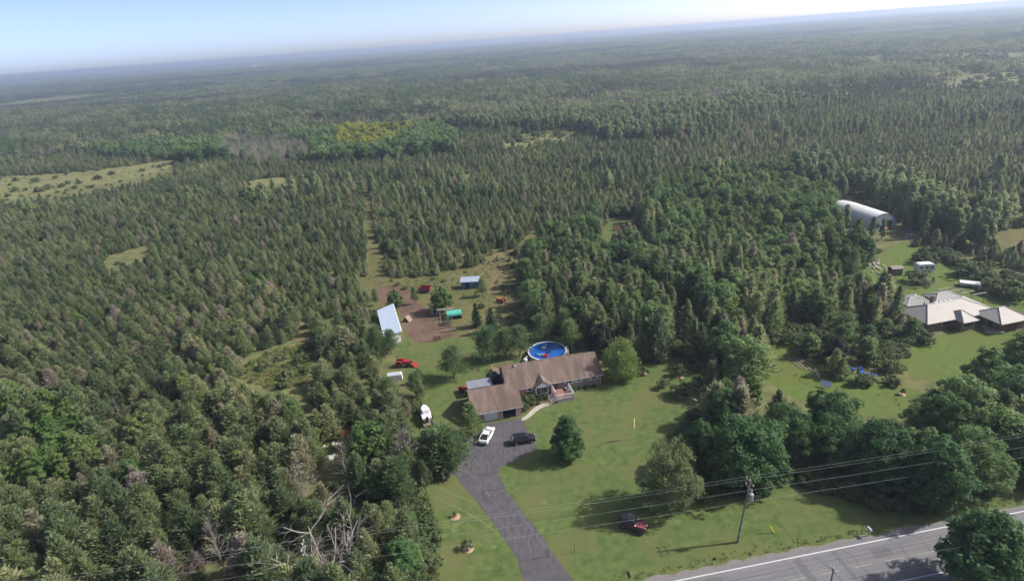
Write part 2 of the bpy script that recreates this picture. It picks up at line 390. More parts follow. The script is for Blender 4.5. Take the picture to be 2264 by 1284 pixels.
M['patch'] = mat("asphalt_patch", (0.135, 0.135, 0.145), 0.9, (0.175, 0.173, 0.182), 1.5, bump=0.1)
for x0, x1, y0, y1 in ((-6.5, -3.1, -2.9, -.6), (7.0, 8.1, -6.1, -.3), (17.5, 20.2, -2.6, -1.0), (12.6, 13.2, -6.2, -.3), (26.0, 30.0, -5.9, -4.4)):
    road_strip("patch", M['patch'], x0, x1, y0, y1, 0.027, parent=road, wob=.2, n=8)
M['tyre'] = mat("tyre_wear", (0.20, 0.20, 0.215), 0.85, (0.165, 0.165, 0.178), .8, stretch=(.15, 2, 1))
for y0 in (-1.15, -2.55, -4.2, -5.6): road_strip("wheel_track", M['tyre'], -160, 160, y0, y0+.42, 0.0262, parent=road, wob=.3, n=200)
# ---- driveway
drive_px = [(1000,1043),(1026,1075),(1054,1108),(1090,1153),(1120,1198),(1144,1236),(1156,1274),(1150,1330),(1300,1330),(1268,1284),(1248,1259),(1225,1224),(1194,1181),(1147,1120),(1116,1077),(1102,1046),(1106,1034),(1150,1012),(1189,992),(1170,955),(1152.5,923.5),(1074,937.5),(1047,962),(1015,980),(1020,1000)]
def ragged(pts, amp=.14, step=.7):
    q = []
    for a, b in zip(pts, pts[1:] + pts[:1]):
        k = max(1, int((b-a).length / step))
        for i in range(k): q.append(a.lerp(b, i/k) + Vector(((rnd.random()-.5)*2*amp, (rnd.random()-.5)*2*amp, 0)) * (0 if i == 0 else 1))
    return q
driveway = sheet("driveway", ragged(gp(drive_px)), 0.030, M['drive'], "dark patched asphalt driveway widening to a parking pad")
D7 = lambda x, y: g(860 + x/4.223, 980 + y/4.223)
for c in ([(670,330),(760,298),(880,285),(1015,268)], [(875,445),(1000,430),(1080,410)], [(875,455),(905,515),(1000,500),(1095,455)], [(860,530),(900,510)],
          [(1070,665),(1150,635),(1215,600)], [(1215,1105),(1330,1080),(1495,1055)], [(760,245),(770,170),(785,135)], [(950,205),(940,150),(830,50)], [(805,150),(800,100),(740,20)], [(1470,1000),(1500,1060)]):
    crack(driveway, [D7(*p) for p in c], 0.11, 0.034, M['tar'])
for c in ([(690,230),(780,300),(870,400),(980,540),(1080,660),(1160,760),(1250,880),(1330,1010)], [(930,330),(1040,420),(1150,530),(1250,690),(1370,850),(1460,980)], [(1010,700),(1090,780),(1180,900)], [(720,60),(820,170),(900,240)], [(850,540),(930,620)]):
    crack(driveway, [D7(*p) for p in c], 0.15, 0.033, M['worn'], "worn_streak")
M['trackgrass'] = mat("pressed_grass", (0.165, 0.215, 0.075), .9, (0.125, 0.17, 0.055), 1.2)
LAWN0 = bpy.data.objects["lawn"]
for c in ([(430,400),(560,455),(700,510),(820,560)], [(410,500),(560,560),(700,630),(860,720),(960,800),(1090,910)], [(540,580),(640,600),(800,680),(900,760)]):
    crack(LAWN0, [D7(*q_) for q_ in c], 0.26, 0.0155 + .0008*len(c) + .0003*(c[0][0] % 7), M['trackgrass'], "tyre_track", .5)
for k_ in range(46):
    q_ = g(rnd.uniform(1190, 1560), rnd.uniform(870, 1180)) if k_ % 3 else g(rnd.uniform(930, 1120), rnd.uniform(1090, 1270))
    pts_ = [Vector((q_.x + math.cos(a_*.7)*(.25+.5*rnd.random()), q_.y + math.sin(a_*.7)*(.25+.5*rnd.random()), 0)) for a_ in range(9)]
    o_ = MB().add([(v_.x, v_.y, .0145 + .00002*k_) for v_ in pts_], [tuple(range(9))]).build("weed_patch", M['trackgrass'] if k_ % 2 else M['lawn_n']); o_.parent = LAWN0
sheet("path", smooth_poly(gp([(1154,931),(1152,925),(1163,919),(1178,903),(1195,893),(1215,890),(1217,896),(1200,900),(1186,909),(1172,923)]), 1), 0.034, M['concrete'], "curved concrete walk from driveway to front steps")
# ------------------------------------------------------------------ plants
L = {}
L['cedar'] = leaf_mat("cedar_foliage", [(0, (0.150, 0.205, 0.102)), (0.3, (0.217, 0.278, 0.131)), (0.65, (0.290, 0.341, 0.160)), (0.9, (0.358, 0.379, 0.196)), (0.965, (0.363, 0.335, 0.247)), (0.975, (0.401, 0.348, 0.294))], 0.28, 1.1)
L['pine'] = leaf_mat("pine_foliage", [(0, (0.136, 0.209, 0.089)), (1, (0.221, 0.299, 0.117))], 0.28, 1.0)
L['spruce'] = leaf_mat("spruce_foliage", [(0, (0.061, 0.112, 0.054)), (1, (0.090, 0.153, 0.064))], 0.22, 0.9)
L['broad'] = leaf_mat("broad_leaves", [(0, (0.104, 0.186, 0.062)), (0.5, (0.146, 0.244, 0.083)), (1, (0.219, 0.301, 0.110))], 0.30, 1.1)
L['bright'] = leaf_mat("aspen_leaves", [(0, (0.123, 0.207, 0.059)), (0.6, (0.161, 0.245, 0.073)), (1, (0.210, 0.271, 0.089))], 0.32, 1.0)
L['poplar'] = leaf_mat("poplar_leaves", [(0, (0.199, 0.278, 0.124)), (0.6, (0.262, 0.335, 0.156)), (1, (0.335, 0.372, 0.197))], 0.32, 1.0)
L['yellow'] = leaf_mat("yellowing_leaves", [(0, (0.253, 0.299, 0.052)), (1, (0.391, 0.402, 0.081))], 0.32, 0.9)
L['rust'] = leaf_mat("rust_leaves", [(0, (0.210, 0.105, 0.047)), (1, (0.179, 0.116, 0.053))], 0.3, 0.9)
L['willow'] = leaf_mat("willow_leaves", [(0, (0.210, 0.288, 0.076)), (1, (0.239, 0.315, 0.096))], 0.32, 1.1)
L['birch'] = leaf_mat("birch_leaves", [(0, (0.176, 0.218, 0.094)), (1, (0.187, 0.233, 0.099))], 0.32, 1.1)
L['maroon'] = leaf_mat("dark_leaves", [(0, (0.032, 0.042, 0.027)), (1, (0.038, 0.048, 0.032))], 0.2, 1.0)
L['deep'] = leaf_mat("maple_leaves", [(0, (0.084, 0.165, 0.056)), (1, (0.114, 0.212, 0.075))], 0.28, 1.1)
L['grey'] = leaf_mat("grey_twigs", [(0, (0.187, 0.169, 0.151)), (1, (0.260, 0.236, 0.212))], 0.1, 0.8)
L['weed'] = leaf_mat("weeds", [(0, (0.18, 0.24, 0.075)), (0.6, (0.25, 0.28, 0.11)), (1, (0.33, 0.30, 0.15))], 0.35, 0.8)
L['shrub'] = leaf_mat("shrub_leaves", [(0, (0.101, 0.155, 0.059)), (0.6, (0.146, 0.199, 0.079)), (1, (0.199, 0.233, 0.114))], 0.3, 1.1)

def unit(a): return a / (np.linalg.norm(a, axis=-1, keepdims=True) + 1e-9)

def blades(c, d, ln, wd, rs, nrm=None):
    """rhombic leaves: centre, long direction, length, width (arrays)"""
    n = len(c)
    d = unit(d); q = unit(np.cross(d, rs.normal(size=(n, 3)) if nrm is None else nrm))
    ln = np.broadcast_to(ln, (n,))[:, None]; wd = np.broadcast_to(wd, (n,))[:, None]
    v = np.stack([c - d*ln*.5, c + q*wd*.5, c + d*ln*.5, c - q*wd*.5], 1).reshape(-1, 3)
    f = np.arange(n*4).reshape(-1, 4)
    return v, f

def conifer_crown(seed, h, r, nb=110, nl=7, base=0.05, pw=0.8, up=0.6, bl=0.55, bw=0.2, ragged=0.35, top=1.0, dj=.45, inner=.25):
    rs = np.random.RandomState(seed); C, D, LN, WD, NN = [], [], [], [], []
    ph = rs.rand(4) * 6.28
    for i in range(nb):
        t = base + (top - base) * (rs.rand() ** 1.15)
        az = rs.rand() * 6.283
        lump = 1 + ragged * (math.sin(2*az + ph[0] + 5*t) * .5 + math.sin(3*az + ph[1] - 7*t) * .5)
        rr = r * max(0.03, (1 - t)) ** pw * (0.70 + 0.5 * rs.rand()) * lump
        if t < 0.2: rr *= 0.55 + 0.45 * t / 0.2
        slope = up * (0.35 + 1.1 * t)
        e = np.array([math.cos(az), math.sin(az), slope])
        for k in range(nl):
            s = inner + (1.05 - inner) * (k + rs.rand()*.8) / nl
            p = np.array([0, 0, t*h]) + e * rr * s + rs.normal(size=3) * 0.07 * r * np.array([1, 1, .7])
            C.append(p); D.append(e / np.linalg.norm(e) * .8 + np.array([0, 0, .55*up + .25]) + rs.normal(size=3) * dj)
            LN.append(bl * (0.7 + 0.6*rs.rand()) * (0.6 + 0.5*(1-t))); WD.append(bw * (0.7 + 0.6*rs.rand())); NN.append(np.array([e[0]*.75, e[1]*.75, .8]) + rs.normal(size=3)*.45)
    for k in range(6):
        C.append(np.array([0, 0, h*(0.93 + 0.02*k)]) + rs.normal(size=3)*.04); D.append(np.array([rs.normal()*.2, rs.normal()*.2, 1])); LN.append(bl*.9); WD.append(bw*.7); NN.append(rs.normal(size=3))
    return blades(np.array(C), np.array(D), np.array(LN), np.array(WD), rs, unit(np.array(NN)))

def leafy_crown(seed, h, r, ncl=60, nlf=32, zc=0.6, rz=0.40, lsz=0.42, shape=0.0, clr=0.26, droop=0.0, lumps=0.3, core=0.35):
    """clumps of leaves through an uneven ellipsoid; shape>0 narrows the top"""
    rs = np.random.RandomState(seed); C, D, N = [], [], []
    ph = rs.rand(6) * 6.28
    for i in range(ncl):
        u = unit(rs.normal(size=3)); q = (rs.rand() ** core)
        az, el = math.atan2(u[1], u[0]), u[2]
        lump = 1 + lumps * (math.sin(2*az + ph[0] + 3*el) * .4 + math.sin(3*az + ph[1] - 4*el) * .35 + math.sin(5*az + ph[2] + 6*el) * .25)
        zz = u[2] * q
        nar = 1 - shape * max(0.0, zz*.5 + .5)
        c = np.array([u[0]*r*q*lump*nar, u[1]*r*q*lump*nar, h*(zc + rz*zz*(0.9 + .2*lump*.5))])
        rad = clr * r * (0.7 + 0.7*rs.rand())
        w_ = unit(rs.normal(size=(nlf, 3)) + unit(c - np.array([0, 0, h*zc]) + np.array([0, 0, .35*r])) * .75)
        p = c + w_ * rad * (0.55 + 0.55*rs.rand(nlf, 1)) * np.array([1, 1, 0.75])
        if droop:
            k = rs.rand(nlf, 1); p[:, 2:3] -= k * droop * h * .22
        n_ = unit(w_ + np.array([0, 0, .45]) + rs.normal(size=(nlf, 3)) * .45)
        dd = np.cross(n_, rs.normal(size=(nlf, 3)))
        if droop: dd = dd * (1 - droop) + np.array([0, 0, -1.0]) * droop * 1.3 + rs.normal(size=(nlf, 3)) * .2
        C.append(p); D.append(dd); N.append(n_)
    C, D, N = np.concatenate(C), np.concatenate(D), np.concatenate(N); n = len(C)
    C[:, 2] = np.maximum(C[:, 2], 0.12*h*rs.rand(n) if zc < .5 else 0.08*h)
    s = lsz * (0.65 + 0.7*rs.rand(n))
    return blades(C, D, s * (1.5 if droop else 1.15), s * (0.45 if droop else 0.85), rs, N)

def trunk_mb(h, r0, top=0.9, lean=0.02, seed=0, limbs=0, lr=1.0, z0=0.3, spread=0.5):
    rs = random.Random(seed); mb = MB(); n = 6
    pts = [(lean*h*math.sin(i*1.3)*.6, lean*h*math.cos(i*1.7)*.6 - lean*h*.6, h*top*i/(n-1)) for i in range(n)]
    mb.tube(pts, [r0*(1 - .85*i/(n-1)) for i in range(n)], 6)
    for k in range(limbs):
        a = k*2.4 + rs.random(); z = h*(z0 + (0.75-z0)*k/max(1, limbs)); e = lr*(0.7+.5*rs.random())
        mid = (math.cos(a)*e*.5, math.sin(a)*e*.5, z + e*spread*.35); end = (math.cos(a)*e, math.sin(a)*e, z + e*spread)
        mb.tube([(0, 0, z), mid, end], [r0*.42, r0*.28, r0*.08], 4, cap=False)
    return mb

def dead_mb(seed, h, r, r0, levels=3, nfirst=9, z0=0.2, upw=0.9, fork=False):
    rs = random.Random(seed); mb = MB()
    def grow(p, d, ln, rad, lv):
        q = p + d*ln*.5 + Vector((rs.gauss(0, .06), rs.gauss(0, .06), rs.gauss(0, .05)))*ln
        e = q + (d + Vector((rs.gauss(0, .22), rs.gauss(0, .22), rs.gauss(0, .15)))).normalized()*ln*.55
        mb.tube([p, q, e], [rad, rad*.72, rad*.4], 4 if lv < 2 else 3, cap=False)
        if lv < levels:
            for k in range(4 if lv < 2 else 3):
                s = rs.random(); b = p.lerp(q, s*2) if s < .5 else q.lerp(e, s*2-1)
                nd = (d + Vector((rs.gauss(0, .7), rs.gauss(0, .7), rs.gauss(.15, .45)))).normalized()
                grow(b, nd, ln*(.42+.25*rs.random()), rad*.5, lv+1)
    if fork:
        for k in range(8):
            a = k*0.79 + rs.random()*.5; grow(Vector((0, 0, h*.05)), Vector((math.cos(a)*.75, math.sin(a)*.75, 1.0)).normalized(), h*.62*(.8+.4*rs.random()), r0, 0)
    else:
        pts = [Vector((rs.gauss(0, .03)*h*i/6, rs.gauss(0, .03)*h*i/6, h*i/6)) for i in range(7)]
        mb.tube(pts, [r0*(1-.9*i/6) for i in range(7)], 5, cap=False)
        for k in range(nfirst):
            t = z0 + (0.97-z0)*(k/nfirst); a = k*2.4 + rs.random()
            e = r*(1-t)**.6*(.7+.6*rs.random())
            grow(Vector((0, 0, t*h)), Vector((math.cos(a), math.sin(a), upw*(.5+t))).normalized(), e, r0*.35*(1.1-t), 1)
    return mb

class Form:
    """one grown form of a plant: trunk mesh, crown mesh, and both in one mesh for the uncountable woods"""
    def __init__(s, key, trunk, crown, leaf, wood=None, h=8.0):
        wood = wood or M['bark']; s.h = h
        s.trunk = trunk.mesh(key + "_trunk", wood) if trunk else None
        s.crown = None
        if crown is not None:
            v, f = crown; me = bpy.data.meshes.new(key + "_crown"); me.from_pydata(v.tolist(), [], f.tolist()); me.materials.append(leaf); me.update(); s.crown = me
        j = MB()
        if trunk: j.add(trunk.v, trunk.f, 0)
        if crown is not None: j.add([tuple(p) for p in crown[0].tolist()], [tuple(q) for q in crown[1].tolist()], 1)
        s.joined = j.mesh(key + "_whole", [wood, leaf])

FORMS = {'cedar': [], 'pine': [], 'spruce': [], 'broad': [], 'bright': [], 'poplar': [], 'yellow': [], 'rust': [], 'dead': [], 'shrub': []}
for i in range(6):
    h, r_ = 8.0, (2.0, 2.2, 1.85, 2.4, 2.1, 1.9)[i]
    FORMS['cedar'].append(Form("cedar", trunk_mb(h, .11, .92, .01, i), conifer_crown(20+i, h, r_, 330, 8, .03, (.88, .74, 1.0, .80, .92, .70)[i], (.75, .6, .85, .55, .7, .9)[i], .85, .16, .35, 1.0, .30, .50), L['cedar'], h=h))
for i in range(3):
    FORMS['pine'].append(Form("pine", trunk_mb(9.0, .16, .93, .015, i, 8, 1.6, .2, .35), conifer_crown(40+i, 9.0, (2.7, 3.0, 2.4)[i], 240, 9, (.14, .2, .1)[i], .55, .36, .9, .19, .5, 1.0, .30, .45), L['pine'], h=9.0))
for i in range(2):
    FORMS['spruce'].append(Form("spruce", trunk_mb(9.0, .15, .93, .01, i), conifer_crown(60+i, 9.0, 2.3, 210, 9, .02, .85, .12, .70, .26, .2), L['spruce'], h=9.0))
for i in range(4):
    FORMS['broad'].append(Form("broad", trunk_mb(9.0, .2, .75, .02, i, 7, 2.0), leafy_crown(80+i, 9.0, (3.2, 2.8, 3.4, 2.6)[i], 110, 52, .56, (.40, .43, .38, .44)[i], .33, (.2, .35, .1, .4)[i]), L['broad'], h=9.0))
    FORMS['bright'].append(Form("aspen", trunk_mb(8.0, .14, .85, .02, i, 5, 1.4), leafy_crown(90+i, 8.0, (2.1, 1.9, 2.3, 1.8)[i], 85, 40, .56, .42, .31, .4), L['bright'], h=8.0))
for i in range(3):
    FORMS['poplar'].append(Form("poplar", trunk_mb(10.0, .16, .9, .015, i, 6, 1.2), leafy_crown(100+i, 10.0, (1.9, 1.7, 2.1)[i], 95, 42, .55, .44, .32, .45, .26, 0, .4), L['poplar'], h=10.0))
FORMS['yellow'].append(Form("yellowing", trunk_mb(9.0, .2, .75, .02, 3, 6, 1.8), leafy_crown(111, 9.0, 2.9, 90, 44, .56, .42, .36, .3), L['yellow'], h=9.0))
FORMS['rust'].append(Form("rusty", trunk_mb(9.0, .16, .8, .02, 4, 6, 1.5), leafy_crown(112, 9.0, 2.2, 45, 22, .56, .42, .45, .3), L['rust'], h=9.0))
for i in range(3):
    FORMS['dead'].append(Form("dead", dead_mb(120+i, 9.0, (2.4, 2.0, 2.8)[i], .13, 3, 13, .18, (.9, 1.3, .6)[i]), None, L['grey'], M['deadwood'], h=9.0))
for i in range(3):
    FORMS['shrub'].append(Form("shrub", trunk_mb(2.2, .06, .7, .03, i, 5, .7, .05, .9), leafy_crown(130+i, 2.2, (1.5, 1.3, 1.8)[i], 46, 24, .42, .42, .26, .15), L['shrub'], h=2.2))

def plant(name, form, loc, h, label, cat, group=None, wide=1.0, rz=None):
    """a tree as a thing: trunk and crown share their meshes with its kind"""
    t = thing(name, label, cat, loc, rnd.random()*6.283 if rz is None else rz, group)
    s = h / form.h; t.scale = (s*wide, s*wide, s)
    if form.trunk: link("trunk", form.trunk, t)
    if form.crown: link("crown", form.crown, t)
    return t

def scatter(name, label, forms, pts):
    """an uncountable mass of plants: one object, its members instanced on its points. pts: (x, y, z, rotation, scale, width, form index)"""
    c = bpy.data.collections.new(name + "_forms")
    for i, fm in enumerate(forms):
        c.objects.link(bpy.data.objects.new("%s_form_%s" % (name, chr(97 + i)), fm))
    me = bpy.data.meshes.new(name); me.from_pydata([p[:3] for p in pts], [], [])
    for nm, ty in (("spin", 'FLOAT_VECTOR'), ("size", 'FLOAT_VECTOR'), ("form", 'INT')): me.attributes.new(nm, ty, 'POINT')
    me.attributes["spin"].data.foreach_set("vector", [v for p in pts for v in (p[7] if len(p) > 7 else 0.0, 0.0, p[3])])
    me.attributes["size"].data.foreach_set("vector", [v for p in pts for v in (p[4]*p[5], p[4]*p[5], p[4])])
    me.attributes["form"].data.foreach_set("value", [p[6] for p in pts])
    o = tag(link(name, me), label, None, None, "stuff")
    ng = bpy.data.node_groups.new(name, 'GeometryNodeTree'); ng.interface.new_socket("Geometry", in_out='INPUT', socket_type='NodeSocketGeometry'); ng.interface.new_socket("Geometry", in_out='OUTPUT', socket_type='NodeSocketGeometry')
    N = ng.nodes; gi, go = N.new('NodeGroupInput'), N.new('NodeGroupOutput')
    ci = N.new('GeometryNodeCollectionInfo'); ci.inputs['Collection'].default_value = c; ci.inputs['Separate Children'].default_value = True; ci.inputs['Reset Children'].default_value = True
    ip = N.new('GeometryNodeInstanceOnPoints'); ip.inputs['Pick Instance'].default_value = True
    def at(nm, ty):
        a = N.new('GeometryNodeInputNamedAttribute'); a.data_type = ty; a.inputs['Name'].default_value = nm; return a.outputs['Attribute']
    k = ng.links.new
    k(gi.outputs[0], ip.inputs['Points']); k(ci.outputs[0], ip.inputs['Instance']); k(at("form", 'INT'), ip.inputs['Instance Index'])
    e2r = N.new('FunctionNodeEulerToRotation'); k(at("spin", 'FLOAT_VECTOR'), e2r.inputs[0]); k(e2r.outputs[0], ip.inputs['Rotation'])
    k(at("size", 'FLOAT_VECTOR'), ip.inputs['Scale']); k(ip.outputs[0], go.inputs[0])
    md = o.modifiers.new("scatter", 'NODES'); md.node_group = ng
    return o
# ------------------------------------------------------------------ the woods
CLEAR = [Zone(p) for p in (
    [(930,1330),(930,1190),(895,1140),(945,1085),(1000,1052),(990,1010),(930,985),(890,970),(930,905),(945,870),(930,835),(845,850),(845,800),(885,790),(875,757),(830,752),(822,690),(798,640),(798,610),(860,610),(930,615),(1000,600),(1060,590),(1090,560),(1140,560),(1160,620),(1165,680),(1180,730),(1280,745),(1330,780),(1420,800),(1560,815),(1580,865),(1520,915),(1490,960),(1485,1010),(1510,1060),(1560,1098),(1700,1085),(1790,1060),(1850,1090),(1960,1125),(2040,1140),(2500,1040),(2500,1400)],
    [(1655,800),(1720,765),(1800,795),(1870,845),(1990,865),(2070,895),(1900,905),(1800,865)],
    [(1985,800),(2080,750),(2230,738),(2300,770),(2210,805),(2120,812),(2050,840)],
    [(1870,650),(1900,600),(1985,540),(2040,560),(2170,610),(2300,640),(2300,730),(2080,745),(1995,735),(1990,680),(1920,670)],
    [(1828,470),(1850,440),(1890,435),(1990,490),(2040,530),(2000,550),(1930,535)],
    [(1325,535),(1330,500),(1362,480),(1430,484),(1425,503),(1372,530),(1345,552)],
    [(-200,455),(-200,402),(150,383),(300,366),(385,352),(390,364),(325,388),(200,412),(60,436)],
    [(803,391),(815,391),(834,530),(850,570),(846,602),(812,602),(804,480)],
    [(530,850),(540,800),(615,762),(690,748),(725,760),(700,800),(692,855),(600,875)],
    [(650,738),(672,712),(695,728),(685,748),(655,752)],
    [(1108,318),(1115,303),(1250,286),(1290,290),(1225,308),(1150,318)],
    [(530,406),(565,398),(640,391),(648,399),(560,413)],
    [(1140,580),(1155,525),(1195,508),(1195,522),(1160,575)],
    [(2050,570),(2050,540),(2135,590),(2300,625),(2300,650),(2165,612)],
    [(2140,530),(2264,500),(2350,510),(2350,550),(2200,560)],
    [(1750,131),(1950,123),(2330,113),(2330,134),(1980,138)],
    [(2050,194),(2125,168),(2330,153),(2330,188),(2130,201)],
    [(740,948),(770,940),(790,975),(755,1000),(735,990)],
    [(900,492),(938,490),(930,506),(905,508)],
    [(1855,795),(1885,800),(1950,820),(1960,845),(1930,850),(1860,835)],
    [(265,560),(330,540),(345,548),(290,572),(240,590),(235,575)])]
# open ground stays in sight: nothing tall stands right in front of a clearing
LOW = []
for p, dy in (([(1655,800),(1720,765),(1800,795),(1870,845),(1990,865),(2070,895),(1900,905),(1800,865)], 90), ([(1985,800),(2080,750),(2230,738),(2300,770),(2210,805),(2120,812),(2050,840)], 45), ([(1325,535),(1330,500),(1362,480),(1430,484),(1425,503),(1372,530),(1345,552)], 24),
              ([(-200,455),(-200,402),(150,383),(300,366),(385,352),(390,364),(325,388),(200,412),(60,436)], 22), ([(803,391),(815,391),(834,530),(850,570),(846,602),(812,602),(804,480)], 14), ([(530,850),(540,800),(615,762),(690,748),(725,760),(700,800),(692,855),(600,875)], 62),
              ([(650,738),(672,712),(695,728),(685,748),(655,752)], 55), ([(1108,318),(1115,303),(1250,286),(1290,290),(1225,308),(1150,318)], 15), ([(530,406),(565,398),(640,391),(648,399),(560,413)], 20), ([(265,560),(330,540),(345,548),(290,572),(240,590),(235,575)], 26), ([(1140,580),(1155,525),(1195,508),(1195,522),(1160,575)], 26),
              ([(2050,194),(2125,168),(2330,153),(2330,188),(2130,201)], 7), ([(1750,131),(1950,123),(2330,113),(2330,134),(1980,138)], 4), ([(740,948),(770,940),(790,975),(755,1000),(735,990)], 50), ([(700,1000),(745,985),(760,1030),(720,1040)], 40), ([(1415,560),(1415,540),(1435,540),(1435,560)], 30), ([(1405,800),(1560,815),(1580,865),(1520,915),(1490,950)], 30), ([(845,850),(850,815),(910,800),(925,840),(900,860)], 45), ([(900,960),(925,890),(965,890),(965,950)], 50), ([(660,1320),(665,1225),(700,1200),(790,1200),(810,1240),(790,1320)], 20), ([(460,1300),(465,1225),(530,1220),(545,1300)], 30), ([(655,1110),(660,1060),(700,1050),(790,1040),(795,1080)], 30), ([(2080,745),(2090,700),(2200,690),(2264,690),(2264,770),(2200,770)], 30), ([(1845,472),(1960,520),(1990,520),(1985,548),(1930,552),(1850,510)], 26), ([(2000,720),(2020,690),(2100,690),(2100,740)], 20)):
    for k in (0.0, .5, 1.0): LOW.append(Zone([(a, b + dy*k) for a, b in p]))
ZN = {k: Zone(p) for k, p in dict(
    aspen=[(-150,930),(60,905),(180,930),(240,1000),(180,1080),(-150,1130)],
    band=[(190,330),(280,300),(440,290),(640,310),(740,300),(900,280),(1000,300),(1010,345),(720,365),(560,350),(420,362),(230,350)],
    deadband=[(470,345),(500,315),(640,318),(690,330),(690,362),(560,368)],
    yellow=[(740,330),(745,292),(830,300),(900,275),(910,300),(860,330),(800,345)],
    poplars=[(880,285),(1050,240),(1400,215),(1740,200),(1745,245),(1640,270),(1500,310),(1350,320),(1300,300),(1150,290)],
    farband=[(300,250),(600,215),(1000,190),(1300,170),(1300,215),(900,250),(600,270),(330,290)],
    bright=[(1440,430),(1480,400),(1700,385),(1845,440),(1840,480),(1960,575),(1900,620),(1750,660),(1560,560),(1430,480)],
    pale=[(1740,410),(1760,370),(1850,380),(1870,420),(2000,430),(2100,480),(2280,470),(2280,560),(2150,560),(2080,520),(2010,530),(1990,480),(1860,440)],
    mixed=[(1170,740),(1150,640),(1160,560),(1300,500),(1440,470),(1560,560),(1750,650),(1900,610),(1990,720),(1900,790),(1790,770),(1720,750),(1640,800),(1560,815),(1440,800),(1330,770)],
    hedge=[(1600,850),(1670,815),(1800,870),(1900,910),(2080,900),(2120,820),(2210,810),(2300,780),(2450,800),(2450,1030),(2040,1135),(1960,1120),(1850,1085),(1790,1055),(1700,1080),(1560,1095),(1485,1010),(1490,960)],
    nhedge=[(1700,760),(1760,720),(1900,730),(1990,740),(2080,748),(1990,800),(2055,840),(2075,893),(1990,862),(1870,842),(1800,792)],
    nback=[(2000,560),(2040,540),(2264,600),(2300,640),(2264,690),(2120,620)],
    junk=[(630,1284),(640,1130),(900,1140),(950,1200),(950,1330),(630,1330)],
    farscrub=[(1500,380),(1750,300),(2400,260),(2400,400),(1900,360),(1700,380)]).items()}

